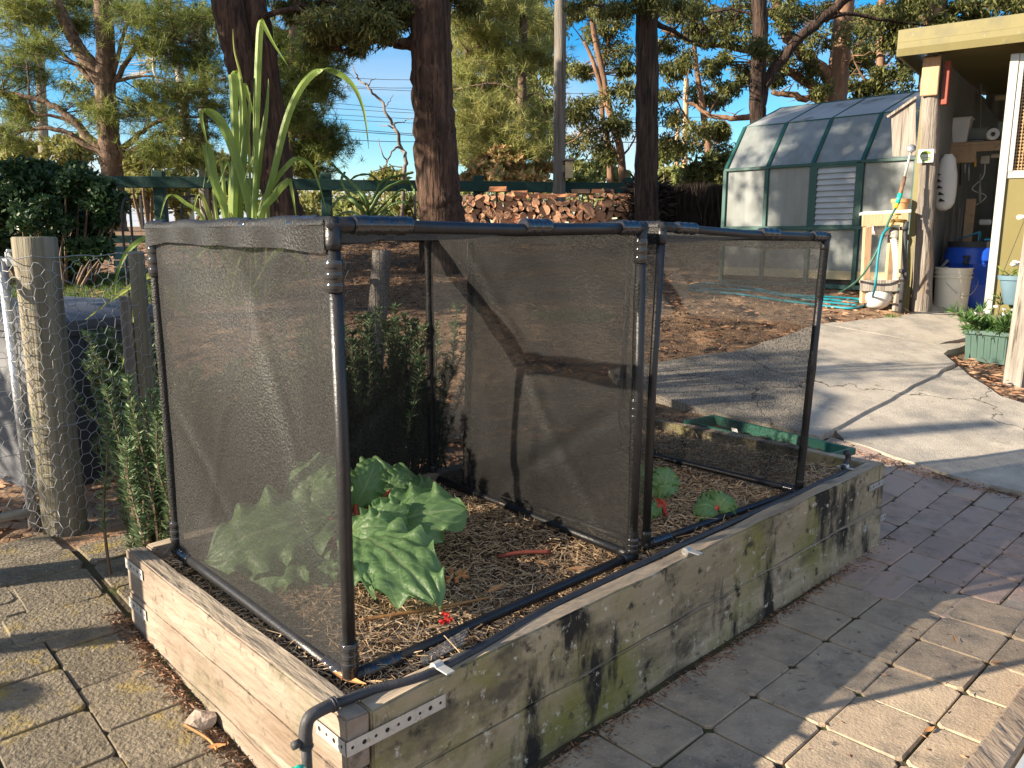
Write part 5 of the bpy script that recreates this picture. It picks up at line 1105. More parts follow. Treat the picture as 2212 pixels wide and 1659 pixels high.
tree('white_gum_tree', 'pale white trunked gum far behind the pine branches', 'tree', 27.0, [(404, 440), (402, 300), (394, 200), (383, 130), (372, 60), (366, 0)], .19, .09, m_barkW,
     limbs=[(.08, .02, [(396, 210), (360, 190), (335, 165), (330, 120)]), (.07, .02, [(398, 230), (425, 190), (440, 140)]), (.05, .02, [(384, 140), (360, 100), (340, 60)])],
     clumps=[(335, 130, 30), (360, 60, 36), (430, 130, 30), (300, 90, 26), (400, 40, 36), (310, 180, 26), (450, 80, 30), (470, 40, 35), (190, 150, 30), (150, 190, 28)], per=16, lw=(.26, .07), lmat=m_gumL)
# off the left edge: the neighbouring trees whose shade crosses the yard
def shade_tree(label, x, y, h, cl, per, sub=14, lw=(.14, .045)):
    root = thing('shade_tree', label, 'tree', Vector((x, y, g(x, y)))); mb = MB(); tp = Vector((x + .1, y, g(x, y) + h)); bark_tube(mb, [Vector((x, y, g(x, y) - .1)), Vector((x - .05, y, g(x, y) + h * .5)), tp], .13, .05); mb.build('trunk', m_bark, root, True)
    pts = []; mb = MB()
    for c in cl:
        sc = ball(c[:3], c[3], sub, (1, 1, .8), .45); mb.tube([Vector((x, y, c[2] - c[3] * .6)), (Vector((x, y, c[2])) + Vector(c[:3])) / 2, Vector(c[:3])], [.05, .03, .012], 6)
        for q in sc: pts.append(ball(q, c[3] * .42 * random.uniform(.7, 1.3), per, (1, 1, .7), .5))
    mb.build('branch', m_bark, root, True); pt = np.concatenate(pts); n = len(pt); d = rng.normal(size=(n, 3)); d[:, 2] -= .8
    quads('crown', leaf_polys(pt, d, lw[0] * rng.uniform(.6, 1.25, n), lw[1] * rng.uniform(.7, 1.3, n)), m_gum, root)
pp = lambda base, q, z: (base[0] - .34 * q, base[1] + .94 * q, z)
b0 = (-6.9, 5.4)
for k, (q0, zs, rr) in enumerate([(-.25, (3.5, 4.7, 5.9, 6.8), .85), (1.9, (3.3, 4.6, 6.0, 7.0), 1.0), (4.0, (3.2, 4.4, 5.6, 6.4), 1.1)]):
    c0 = pp(b0, q0, 0); cl = []
    for z in zs:
        for _ in range(3 if k < 2 else 2): cl.append((c0[0] + random.gauss(0, .5), c0[1] + random.uniform(-.75, .75) * (.55 if k == 0 else 1), z + random.gauss(0, .25), rr * random.uniform(.75, 1)))
    shade_tree(['first gum left of the view, shading the yard by the greenhouse', 'second gum left of the view, shading the greenhouse wall', 'third gum left of the view, shading the woodpile', 'fourth gum left of the view, shading the far fence'][k], c0[0], c0[1], zs[-1], cl, (105, 80, 60)[k])
shade_tree('small tree left of the view beside the garden gate', -5.2, 1.75, 3.2, [(-5.2, 1.9, 1.9, .55), (-5.3, 2.3, 2.6, .6), (-5.4, 2.6, 3.2, .5), (-5.1, 2.35, 1.7, .45)], 42, 12, (.10, .04))

# ------------------------------------------------------------------ far bushes and hedge
def bush(name, label, cat, Y, clumps, mat, per, lw, group=None, droop=0, sub=12):
    pt, cen = clump_points(clumps, Y, sub, .42, per); c = pt.mean(0); root = thing(name, label, cat, Vector((c[0], c[1], g(c[0], c[1]))), group)
    mb = MB()
    for q in cen[::9]: mb.tube([Vector((c[0] + (q[0] - c[0]) * .5, c[1] + (q[1] - c[1]) * .5, g(c[0], c[1]))), Vector((c[0] + (q[0] - c[0]) * .8, q[1], (q[2] + g(c[0], c[1])) / 2)), Vector(q)], [.02 * Y / 9, .014 * Y / 9, .004], 5, False)
    mb.build('stems', m_stem, root) if len(mb.v) > 0 else None; n = len(pt); d = rng.normal(size=(n, 3)); d[:, 2] += .2
    quads('foliage', leaf_polys(pt, d, lw[0] * rng.uniform(.6, 1.3, n), lw[1] * rng.uniform(.7, 1.3, n)), mat, root)
bush('hedge', 'dense dark green leafy hedge at the left behind gate post', 'hedge', 8.2, [(20, 420, 55), (70, 395, 50), (130, 395, 50), (190, 400, 48), (225, 430, 40), (30, 480, 55), (90, 470, 55), (150, 470, 52), (205, 485, 42), (20, 545, 50), (80, 545, 52), (140, 540, 48), (190, 545, 36), (100, 372, 30), (40, 372, 32), (170, 378, 28), (-30, 450, 60), (-30, 540, 60), (235, 470, 25), (150, 580, 30), (215, 540, 25)], m_hedge, 120, (.06, .034), sub=16)
random.seed(51)
for i, (nm, lb, Y, cl, mt) in enumerate([
    ('bush', 'low yellow green bush far behind the left end of hedge', 27, [(30, 335, 34), (70, 328, 30), (10, 350, 32)], m_bush), ('bush', 'pale yellow bush behind the hedge left of the pine trunk', 25, [(130, 335, 34), (175, 330, 34), (150, 310, 26)], m_bush),
    ('bush', 'bright yellow green bush just right of the pine trunk', 22, [(300, 350, 36), (335, 340, 32), (290, 385, 32), (330, 390, 34), (300, 420, 30)], m_bush), ('bush', 'yellow bush behind the fence left of the lemongrass', 23, [(385, 350, 38), (420, 335, 34), (380, 400, 38), (420, 400, 36), (380, 440, 34), (330, 440, 30)], m_bush),
    ('bush', 'light bush behind the lemongrass and the rail', 24, [(470, 360, 38), (510, 370, 40), (470, 420, 38), (520, 425, 40), (450, 450, 28)], m_bush), ('bush', 'dry yellow bush in the gap right of twin trunk', 22, [(668, 440, 24), (690, 455, 28), (660, 465, 26), (715, 462, 22)], m_bush),
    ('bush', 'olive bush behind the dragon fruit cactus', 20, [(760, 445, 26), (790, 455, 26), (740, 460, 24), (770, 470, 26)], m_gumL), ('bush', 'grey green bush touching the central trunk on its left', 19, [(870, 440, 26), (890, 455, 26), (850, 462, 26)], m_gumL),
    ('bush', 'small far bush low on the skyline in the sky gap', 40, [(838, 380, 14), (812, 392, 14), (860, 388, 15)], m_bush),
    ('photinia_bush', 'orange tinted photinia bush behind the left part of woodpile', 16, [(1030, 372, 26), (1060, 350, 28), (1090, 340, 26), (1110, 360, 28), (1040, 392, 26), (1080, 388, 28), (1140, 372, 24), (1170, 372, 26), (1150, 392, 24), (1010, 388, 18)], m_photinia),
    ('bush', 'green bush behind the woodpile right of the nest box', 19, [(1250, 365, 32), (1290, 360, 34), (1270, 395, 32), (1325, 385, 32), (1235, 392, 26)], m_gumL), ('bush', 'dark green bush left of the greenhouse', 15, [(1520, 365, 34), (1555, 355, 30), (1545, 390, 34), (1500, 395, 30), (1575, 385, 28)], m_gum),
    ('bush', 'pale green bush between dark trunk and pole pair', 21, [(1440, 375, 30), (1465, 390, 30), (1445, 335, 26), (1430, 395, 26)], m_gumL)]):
    bush(nm, lb, 'bush', Y, cl, mt, 44, (.0085 * Y, .0042 * Y), 'bushes beyond the fence')
# the far wooded skyline that reads as one mass
pt = []
for x in range(-1200, 3600, 60):
    Y = random.uniform(55, 75); c = P(x, random.uniform(418, 432), Y); pt.append(ball(c, random.uniform(1.2, 2.2), 260, (1.4, 1, .7)))
pt = np.concatenate(pt); n = len(pt); o = quads('far_wood', leaf_polys(pt, rng.normal(size=(n, 3)), rng.uniform(.3, .6, n), rng.uniform(.15, .3, n)), m_bush); props(o, 'far wooded skyline low behind the fence', 'wood', kind='stuff')

# ------------------------------------------------------------------ greenhouse
A = Vector((P(1562, 503, 9.0).x, 9.0, 0)); B_ = Vector((P(1852, 503, 7.9).x, 7.9, 0)); gx = (B_ - A).normalized(); gn = Vector((-gx.y, gx.x, 0)); bay = (B_ - A).length / 3
z0, z1, zm = .675, P(1852, 349, 7.9).z, P(1848, 492, 7.9).z; z2, z3 = z1 + .47, z1 + .74; i2, i3 = .34, 1.06
gh = thing('greenhouse', 'green framed greenhouse with cloudy panels and curved gambrel roof', 'greenhouse', Vector((A.x, A.y, z0)))
Q = lambda s, inn, z: A + gx * (s * bay) + gn * inn + Vector((0, 0, z))
def panel(a, b, c, d, mat, nm, off=0):
    nn = (b - a).cross(d - a).normalized() * .006; MB().prism([a, b, c, d], nn).build(nm, mat, gh)
NB = 4
for k in range(NB):
    e_ = .02
    if k != 2: panel(Q(k + e_, .012, zm), Q(k + 1 - e_, .012, zm), Q(k + 1 - e_, .012, z1), Q(k + e_, .012, z1), m_poly, 'wall_panel')
    panel(Q(k + e_, .012, z0 + .17), Q(k + 1 - e_, .012, z0 + .17), Q(k + 1 - e_, .012, zm), Q(k + e_, .012, zm), m_poly, 'wall_panel')
    MB().prism([Q(k + e_, .004, z0 + .10), Q(k + 1 - e_, .004, z0 + .10), Q(k + 1 - e_, .004, z0 + .185), Q(k + e_, .004, z0 + .185)], gn * .01).build('base_board', m_sand, gh)
    panel(Q(k + e_, .012, z1), Q(k + 1 - e_, .012, z1), Q(k + 1 - e_, i2, z2), Q(k + e_, i2, z2), m_poly, 'eave_panel'); panel(Q(k + e_, i2, z2 + .004), Q(k + 1 - e_, i2, z2 + .004), Q(k + 1 - e_, i3, z3), Q(k + e_, i3, z3), m_polyroof, 'roof_panel')
    panel(Q(k + e_, i3, z3), Q(k + 1 - e_, i3, z3), Q(k + 1 - e_, 2 * i3, z2), Q(k + e_, 2 * i3, z2), m_polyroof, 'roof_panel')
MB().prism([Q(0, 0.02, z0), Q(0, 2 * i3, z0), Q(0, 2.3 * i3, z1), Q(0, 2 * i3, z2), Q(0, i3, z3), Q(0, i2, z2), Q(0, .0, z1)], gx * .008).build('end_wall', m_poly, gh)
MB().prism([Q(0, 2.3 * i3, z0), Q(NB, 2.3 * i3, z0), Q(NB, 2.3 * i3, z1), Q(0, 2.3 * i3, z1)], gn * .008).build('wall_panel', m_poly, gh)
MB().prism([Q(NB, 0.02, z0), Q(NB, 2 * i3, z0), Q(NB, 2.3 * i3, z1), Q(NB, 2 * i3, z2), Q(NB, i3, z3), Q(NB, i2, z2), Q(NB, .0, z1)], gx * .008).build('end_wall', m_poly, gh)
for k in range(NB + 1):
    mb = MB(); mb.bar(Q(k, 0, z0), Q(k, 0, z1), .04, .045, gx); mb.build('frame_post', m_ghframe, gh, bevel=.004)
    mb = MB(); mb.bar(Q(k, 0, z1), Q(k, i2, z2), .04, .04, gx); mb.build('rafter', m_ghframe, gh, bevel=.004)
    mb = MB(); mb.bar(Q(k, i2, z2 + .004), Q(k, i3, z3 + .004), .018, .02, gx); mb.build('rafter', m_ghframe, gh)
for inn, z, w in ((-.003, z0 + .03, .05), (-.003, zm, .045), (-.005, z1, .035), (i2, z2, .022), (i3, z3, .03)):
    mb = MB(); mb.bar(Q(-.02, inn, z), Q(NB + .02, inn, z), w, w * .9); mb.build('frame_rail', m_ghframe, gh, bevel=.003)
MB().prism([Q(0, .03, z0), Q(NB, .03, z0), Q(NB, .03, z0 + .1), Q(0, .03, z0 + .1)], gn * .02).build('base_board', m_dark, gh)
ns = 10; mb = MB(); mb.bar(Q(2.07, -.01, zm), Q(2.07, -.01, z1), .025, .05, gx); mb.bar(Q(2.95, -.01, zm), Q(2.95, -.01, z1), .025, .05, gx); mb.bar(Q(2.07, -.01, zm + .02), Q(2.95, -.01, zm + .02), .024, .02); mb.bar(Q(2.07, -.01, z1 - .025), Q(2.95, -.01, z1 - .025), .024, .02); lvf = mb.build('louvre_window', m_ghframe, gh)
for k in range(ns):
    z = zm + .03 + (z1 - zm - .06) * (k + .5) / ns; a, b = Q(2.09, -.005, z), Q(2.93, -.005, z); mb = MB(); up = (Vector((0, 0, 1)) - gn * -.35).normalized(); y = gx.cross(up); mb.box((a + b) / 2, ((b - a).length, .005, (z1 - zm) / ns * 1.08), (gx, y, up)); mb.build('louvre_slat', m_louvre, lvf)

# ------------------------------------------------------------------ shed
random.seed(61)
pbase = G(1988, 677); sx = Vector((.80, -.60, 0)).normalized(); sn_ = Vector((.60, .80, 0)).normalized(); pY = pbase.y
zfl = pbase.z
sh = thing('shed', 'olive steel open fronted shed with timber corner post at right', 'shed', pbase)
O = Vector((pbase.x, pbase.y, 0))
def SP(s, d, z): return O + sx * s + sn_ * d + Vector((0, 0, z))
zr = P(1990, 118, pY).z
def onfront(x, y, d=0):
    """point of the front plane (moved in by d) under a picture position"""
    r = Vector(ray(x, y)); o_ = Vector((0, 0, CAMZ)); t = ((O + sn_ * d) - o_).dot(sn_) / r.dot(sn_); return o_ + r * t
# side wall (corrugated), back wall, ceiling
def corr(a, b, z0, z1, mat, nm, n=26, amp=.012, parent=None):
    d = (b - a); nn = Vector((-d.y, d.x, 0)).normalized(); k = n * 4
    def fn(u, v): return a + d * u + nn * (amp * math.sin(u * n * 6.283)) + Vector((0, 0, z0 + (z1 - z0) * v))
    return MB().grid(fn, k, 1).build(nm, mat, parent, True)
corr(SP(-.02, .06, 0), SP(-.02, 2.6, 0), zfl - .1, zr - .02, m_inwall, 'side_wall', 22, .01, sh)
corr(SP(-.06, .05, 0), SP(-.06, 2.6, 0), zfl - .1, zr - .02, m_olive, 'side_wall', 22, .01, sh)
corr(SP(-.02, 2.6, 0), SP(3.4, 2.6, 0), zfl - .1, zr + .2, m_inwall, 'back_wall', 34, .01, sh)
corr(SP(3.4, .06, 0), SP(3.4, 2.6, 0), zfl - .1, zr + .2, m_inwall, 'side_wall', 22, .01, sh)
MB().prism([SP(-.25, -.22, zr + .17), SP(3.6, -.22, zr + .17), SP(3.6, 2.8, zr + .06), SP(-.25, 2.8, zr + .06)], (0, 0, .02)).build('roof', m_olived, sh)
MB().prism([SP(-.05, .02, zr + .02), SP(3.4, .02, zr + .02), SP(3.4, 2.6, zr + .02), SP(-.05, 2.6, zr + .02)], (0, 0, .01)).build('ceiling', m_olived, sh)
# fascia gutter with a stepped profile
f0, f1 = SP(-.30, -.24, 0), SP(3.6, -.24, 0)
pf = [(0, 0), (-.012, .0), (-.03, .055), (-.03, .10), (-.018, .108), (-.018, .20), (0, .205)]
mb = MB(); vs = [f + sn_ * a + Vector((0, 0, zr - .02 + b)) for f in (f0, f1) for a, b in pf]; k = len(pf); mb.add(vs, [(i, i + 1, k + i + 1, k + i) for i in range(k - 1)] + [tuple(range(k)), tuple(range(2 * k - 1, k - 1, -1)), (k - 1, 0, k, 2 * k - 1)]); mb.build('fascia', m_olive, sh)
mb = MB(); mb.bar(SP(-.30, -.24, zr + .085), SP(-.30, 2.8, zr + .03), .02, .2); mb.build('fascia', m_olive, sh)
mb = MB(); mb.bar(SP(-.115, -.0, zfl - .05), SP(-.115, -.0, zr), .05, .05, sx); mb.build('corner_flashing', m_olive, sh)
# the weathered corner post
mb = MB(); kk = 26; pts = [SP(.0, .02, zfl - .05 + (zr - zfl + .05) * i / kk) + sx * (.003 * math.sin(i * .5) - .085 * i / kk) for i in range(kk + 1)]; mb.tube(pts, [.080 + .002 * math.sin(i * 1.3) - .006 * i / kk for i in range(kk + 1)], 20, True, .035); mb.build('corner_post', m_shedpost, sh, True, angle=R(35))
mb = MB(); mb.box(SP(.03, .02, zr - .22), (.045, .07, .34), (sx, sn_, Vector((0, 0, 1)))); mb.build('steel_bracket', m_rust, sh, bevel=.004)
mb = MB(); mb.box(SP(-.075, -.07, zr - .17), (.13, .03, .30), (sx, sn_, Vector((0, 0, 1)))); mb.build('packing_block', m_pineboard, sh, bevel=.006)
# door leaf standing ajar to the right, with a screen in its top half
de = onfront(2206, 62, -.02); dz0 = zfl + .02; dx = Vector((.86, -.51, 0)).normalized(); dn = Vector((.51, .86, 0))
dO = onfront(2135, 655, -.02); dO = Vector((dO.x, dO.y, 0)); dt = zr - .06; dm = P(2150, 372, dO.y).z
door = thing('shed_door', 'olive shed door with pale metal edge and amber mesh screen', 'door', Vector((dO.x, dO.y, dz0)))
DP = lambda s, d, z: dO + dx * s + dn * d + Vector((0, 0, z))
DW = .86
MB().prism([DP(.02, 0, dz0), DP(DW, 0, dz0), DP(DW, 0, dm - .04), DP(.02, 0, dm - .04)], dn * .03).build('door_panel', m_olived, door)
mb = MB(); mb.bar(DP(0, .0, dz0), DP(0, .0, dt), .05, .06, dx); mb.build('edge_trim', m_alu, door, bevel=.003)
for z in (dm - .02, dt - .03): mb = MB(); mb.bar(DP(.02, .01, z), DP(DW, .01, z), .045, .06); mb.build('screen_frame', m_alu, door, bevel=.003)
mb = MB(); mb.bar(DP(.05, .005, dm), DP(.05, .005, dt), .045, .035, dx); mb.build('screen_frame', m_alu, door, bevel=.003)
m_screen = M('amber_screen', [(.26, .17, .085), (.36, .25, .13)], 30, .5, spec=.4); mb = MB()
s_ = .08
while s_ < DW: mb.bar(DP(s_, .012, dm), DP(s_, .012, dt), .008, .006, dx); s_ += .022
z = dm
while z < dt: mb.bar(DP(.06, .02, z), DP(DW, .02, z), .006, .012); z += .026
mb.build('mesh_screen', m_screen, door)
MB().prism([DP(.06, .045, dm), DP(DW, .045, dm), DP(DW, .045, dt), DP(.06, .045, dt)], dn * .004).build('insect_mesh', m_dark, door)
hp = DP(.20, -.03, P(2195, 470, dO.y).z); mb = MB(); mb.tube([hp, hp - dn * .07 - dx * .06], .018, 12); mb.build('handle', m_cream, door, True)
# sign on the post: white plate with a round green emblem
sg = onfront(2000, 337, -.095); sgo = thing('post_sign', 'small white square sign with round green emblem on the shed post', 'sign', sg)
MB().box(sg, (.118, .008, .105), (sx, sn_, Vector((0, 0, 1)))).build('plate', m_white, sgo, bevel=.002)
ang = lambda r, t, d: sg - sn_ * d + sx * (r * math.cos(t)) + Vector((0, 0, r * math.sin(t)))
mb = MB(); mb.add([ang(.046, t, .0055) for t in np.linspace(0, 6.283, 28, endpoint=False)], [tuple(range(28))]); mb.build('emblem_ring', m_paint, sgo)
mb = MB(); mb.add([ang(.039, t, .0065) for t in np.linspace(0, 6.283, 28, endpoint=False)], [tuple(range(28))]); mb.build('emblem_disc', m_caneY, sgo)
mb = MB(); mb.box(sg - sn_ * .0075, (.080, .001, .022), (sx, sn_, Vector((0, 0, 1)))); mb.box(sg - sn_ * .0075 + Vector((0, 0, -.024)), (.05, .001, .008), (sx, sn_, Vector((0, 0, 1)))); mb.build('emblem_band', m_white, sgo)
mb = MB()
for k in range(6): mb.box(sg - sn_ * .0085 + sx * (-.03 + k * .012), (.006, .001, .012), (sx, sn_, Vector((0, 0, 1))))
mb.build('emblem_letters', m_paint, sgo)
# triangular plywood infill
q = [onfront(1925, 248, .1), onfront(1978, 212, .1), onfront(1978, 335, .1), onfront(1928, 338, .1)]; MB().prism(q, sn_ * .012).build('plywood_infill', m_postg, tag=('grey plywood sheet closing the gap beside the greenhouse roof', 'plywood'))
mb = MB(); mb.bar(onfront(1917, 253, .09), onfront(1980, 210, .09), .03, .02); mb.build('plywood_trim', m_postg, tag=('thin timber strip along the sloping plywood top', 'timber'))
# shelf and the things on it
SD = .75
sa_, sb2 = onfront(2030, 304, SD), onfront(2175, 322, SD); zs = (sa_.z + sb2.z) / 2
shf = thing('shelf', 'orange timber shelf inside the shed carrying tubs', 'shelf', Vector((sa_.x, sa_.y, zs)))
ssx = Vector((sb2.x - sa_.x, sb2.y - sa_.y, 0)).normalized(); a, b = sa_ - ssx * .08, sb2 + ssx * .3
for w, nm in ((0, 'board'),):
    mb = MB(); mb.bar(Vector((a.x, a.y, zs + .012)) + sn_ * .15, Vector((b.x, b.y, zs + .012)) + sn_ * .15, .30, .028); mb.build(nm, m_pineboard, shf, bevel=.003)
mb = MB(); mb.bar(Vector((a.x, a.y, zs - .03)) + sn_ * .01, Vector((b.x, b.y, zs - .03)) + sn_ * .01, .03, .055); mb.build('shelf_edge', m_pineboard, shf, bevel=.003)
mb = MB(); mb.bar(Vector((a.x, a.y, zs - .1)) + ssx * .13 + sn_ * .02, Vector((a.x, a.y, zs - .1)) + ssx * .38 + sn_ * .02, .04, .1); mb.build('cleat', m_pineboard, shf, bevel=.003)
zt = zs + .027
def onshelf(x, d=.12): q = onfront(x, 320, SD + d); return Vector((q.x, q.y, zt))
def ct(name, prof, c, mat, label, cat, n=22, ax=None): mb = MB(); mb.lathe(prof, c, n, ax); return mb.build(name, mat, tag=(label, cat), smooth=True, angle=R(35))
q = onshelf(2073, .06); mb = MB(); rr = lambda w, z: [q + sx * (i * w) + sn_ * (j * w) + Vector((0, 0, z)) for i, j in ((-1, -1), (1, -1), (1, 1), (-1, 1))]
vs = rr(.055, 0) + rr(.075, .20) + rr(.088, .20) + rr(.088, .215) + rr(.072, .215) + rr(.05, .02); mb.add(vs, [(3, 2, 1, 0)] + [(k * 4 + j, k * 4 + (j + 1) % 4, k * 4 + 4 + (j + 1) % 4, k * 4 + 4 + j) for k in range(5) for j in range(4)] + [(20, 21, 22, 23)]); mb.build('plastic_tub', m_white, tag=('tall tapered white tub, biggest on the shed shelf', 'tub'), bevel=.004)
ct('lidded_pail', [(.06, 0), (.066, .10), (.07, .102), (.07, .125), (.062, .13)], onshelf(2060, .1), m_white, 'short white lidded pail left of the tall tub', 'pail')
ct('lidded_pail', [(.045, 0), (.045, .08), (.04, .085)], onshelf(2042, .05), m_white, 'small white pail at the left end of shed shelf', 'pail')
ct('spray_bottle', [(.028, 0), (.03, .12), (.012, .16), (.012, .18), (.02, .185), (.02, .21)], onshelf(2041, .2), m_bluel, 'blue spray bottle at the left back of the shelf', 'bottle')
ct('spray_bottle', [(.024, 0), (.024, .15), (.01, .18), (.014, .2)], onshelf(2052, .22), m_white, 'white bottle behind the short lidded pail', 'bottle')
q = onshelf(2110, .2); mb = MB(); rr = lambda a, b, z: [q + sx * (i * a) + sn_ * (j * b) + Vector((0, 0, z)) for i, j in ((-1, -1), (1, -1), (1, 1), (-1, 1))]
vs = rr(.07, .07, .03) + rr(.088, .09, .115) + rr(.098, .1, .118) + rr(.098, .1, .126) + rr(.084, .085, .124) + rr(.066, .065, .04); mb.add(vs, [(3, 2, 1, 0)] + [(k * 4 + j, k * 4 + (j + 1) % 4, k * 4 + 4 + (j + 1) % 4, k * 4 + 4 + j) for k in range(5) for j in range(4)] + [(20, 21, 22, 23)]); mb.box(q + Vector((0, 0, .015)), (.13, .12, .03), (sx, sn_, Vector((0, 0, 1)))); mb.build('plastic_tray', m_grey, tag=('grey plastic tray right of the tall white tub', 'tray'), bevel=.003)
q = onshelf(2140, .02) + Vector((0, 0, .052)); mb = MB(); ax = (sn_ * -1 + sx * .3).normalized()
mb.lathe([(.02, -.05), (.05, -.05), (.05, .05), (.02, .05), (.018, -.05)], q, 20, ax); mb.build('paper_roll', m_white, tag=('white paper roll at the right end of the shelf', 'paper roll'), smooth=True, angle=R(40))
ct('jar', [(.035, 0), (.035, .13), (.028, .135), (.03, .14), (.03, .165), (.0, .166)], onshelf(2156, .12), m_grey, 'jar with lid beside the paper roll', 'jar')
# plastic apron bag with dark clips, tools under the shelf
q = onfront(2043, 395, .35); mb = MB()
prof = [(.0, .24, .03), (.05, .20, .06), (.15, .07, .085), (.25, -.02, .09), (.35, -.1, .09), (.42, -.17, .085), (.46, -.215, .06), (.47, -.235, .02)]
rings = []
for k, (_, z, w) in enumerate(prof):
    rings.append([q + sx * (w * math.cos(t)) + sn_ * (.05 * math.sin(t) * min(1, w / .06)) + Vector((0, 0, z)) + sx * (-.0 * k) for t in np.linspace(0, 6.283, 16, endpoint=False)])
bag = thing('hanging_bag', 'white plastic bag hanging behind the post with black clips', 'bag', q - Vector((0, 0, .24))); loft(rings).build('bag', m_white, bag, True)
for k in range(5): mb = MB(); p_0 = q + sx * (-.06 + .012 * k) - sn_ * .055 + Vector((0, 0, .06 - k * .055)); mb.prism([p_0 + sx * -.02, p_0 + sx * .03 + Vector((0, 0, .004)), p_0 + sx * -.01 + Vector((0, 0, .03))], sn_ * -.012); mb.build('clip', m_dark, bag)
for i, (x, y0, y1, w, mt, lb) in enumerate([(2075, 330, 400, .012, m_rope, 'black handled tool hanging nearest the bag'), (2086, 335, 375, .010, m_galv, 'short steel tool hanging under the shelf'), (2094, 340, 390, .009, m_galv, 'thin steel tool hanging under the shelf middle'), (2108, 325, 360, .014, m_yellow, 'yellow handled tool hanging under the shelf'), (2118, 375, 440, .02, m_grey, 'pale flat tool hanging low at the right')]):
    a, b = onfront(x, y0, SD + .05), onfront(x - 1, y1, SD + .05); mb = MB(); mb.tube([a, a.lerp(b, .4), a.lerp(b, .5), b], [w * .6, w * .6, w * 1.2, w], 8, True, 0, .5); mb.build('hand_tool', mt, tag=(lb, 'tool', 'tools hanging under the shelf'), smooth=True)
q = onfront(2128, 345, SD + .3); mb = MB(); mb.box(q, (.07, .05, .07), (sx, sn_, Vector((0, 0, 1)))); mb.box(q + sx * .09 + Vector((0, 0, .03)), (.09, .03, .035), (sx, sn_, Vector((0, 0, 1)))); mb.build('power_box', m_white, tag=('white power point box with plug under the shelf', 'power point'), bevel=.005)
mb = MB(); mb.tube(smooth_path([q, q + Vector((.0, 0, -.15)), q + sx * -.08 + Vector((0, 0, -.26)), q + sx * .04 + Vector((0, 0, -.33)), q + sx * -.1 + Vector((0, 0, -.45))], 6), .005, 6); mb.build('extension_lead', m_white, tag=('white looping lead hanging from the power point', 'lead'), smooth=True)
mb = MB(); a, b = onfront(2117, 305, 1.8), onfront(2120, 130, 1.8); mb.tube(smooth_path([a, b, b + sx * .04 + Vector((0, 0, .05)), b + sx * .5 + Vector((0, 0, .08))], 5), .012, 8); mb.build('conduit', m_grey, tag=('thin grey conduit running up the inside back wall', 'conduit'), smooth=True)
mb = MB(); a = onfront(2150, 212, 1.4); mb.bar(a, a + sx * .7 + Vector((0, 0, -.02)), .05, .04); mb.build('strip_light', m_sand, tag=('unlit strip light fitting high inside the shed', 'light'), bevel=.004)
# planks, workbench
for i, (x0, x1, yt, mt, lb) in enumerate([(2030, 2040, 440, m_postg, 'narrow grey plank leaning just right of shed post'), (2044, 2055, 445, m_postg, 'middle grey plank leaning inside the shed'), (2056, 2068, 448, m_postg, 'third grey plank leaning inside the shed'), (2070, 2092, 430, m_pineboard, 'brown plank with bolt holes leaning inside the shed')]):
    a, b = onfront(x0, 600, .85), onfront(x1, 600, .85); w = (b - a).length; zt_ = onfront(x0, yt, .85).z; c = (a + b) / 2; mb = MB(); mb.box((c.x, c.y, (zfl + zt_) / 2), (w * .92, .03, zt_ - zfl), (sx, sn_, Vector((0, 0, 1)))); mb.build('plank', mt, tag=(lb, 'plank', 'planks leaning in the shed'), bevel=.003)
wbz = onfront(2120, 438, .9).z; wb_ = thing('workbench', 'dark workbench with pale top at the back of shed', 'workbench', SP(1.5, 1.2, zfl))
MB().box(SP(1.7, 1.35, wbz), (2.2, .7, .03), (sx, sn_, Vector((0, 0, 1)))).build('top', m_grey, wb_, bevel=.003)
mb = MB(); mb.box(SP(1.7, 1.08, wbz - .36), (2.1, .03, .10), (sx, sn_, Vector((0, 0, 1)))); mb.build('rail', m_postg, wb_, bevel=.003)
for s_ in (.7, 2.6): mb = MB(); mb.box(SP(s_, 1.08, (zfl + wbz) / 2), (.08, .08, wbz - zfl - .03), (sx, sn_, Vector((0, 0, 1)))); mb.build('leg', m_postg, wb_, bevel=.003)
MB().box(SP(1.7, 1.6, (zfl + wbz) / 2), (2.1, .02, wbz - zfl - .1), (sx, sn_, Vector((0, 0, 1)))).build('back_panel', m_dark, wb_)
q = onfront(2128, 480, 1.0); mb = MB(); mb.box(q, (.1, .02, .05), (sx, sn_, Vector((0, 0, 1)))); mb.build('rag', m_white, tag=('crumpled white rag on the dark bench front', 'rag'), bevel=.012)
# drum, scoop, bucket
dq = G(2088, 664); dq = dq + sn_ * .10; dr = thing('plastic_drum', 'blue plastic drum with black rim standing in the shed doorway', 'drum', dq)
pr = [(.20, 0), (.225, .03), (.235, .2), (.24, .21), (.235, .22), (.238, .38), (.243, .39), (.238, .40), (.23, .50), (.20, .545), (.19, .55)]
mb = MB(); mb.lathe(pr, dq, 36, None, True); mb.build('body', m_blue, dr, True, angle=R(40)); mb = MB(); mb.lathe([(.20, .53), (.212, .53), (.212, .58), (.20, .58), (.19, .56)], dq, 36); mb.build('rim', m_pipe2, dr, True, angle=R(40))
tq = dq - sn_ * .235 - sx * .02 + Vector((0, 0, .40)); mb = MB(); mb.tube([tq + sn_ * .02, tq - sn_ * .05], .022, 10); mb.tube([tq + Vector((0, 0, .0)) - sn_ * .03, tq - sn_ * .03 + Vector((0, 0, .05))], .014, 8); mb.box(tq - sn_ * .03 + Vector((0, 0, .055)), (.06, .02, .015), (sx, sn_, Vector((0, 0, 1)))); mb.build('tap', m_pipe2, dr, True)
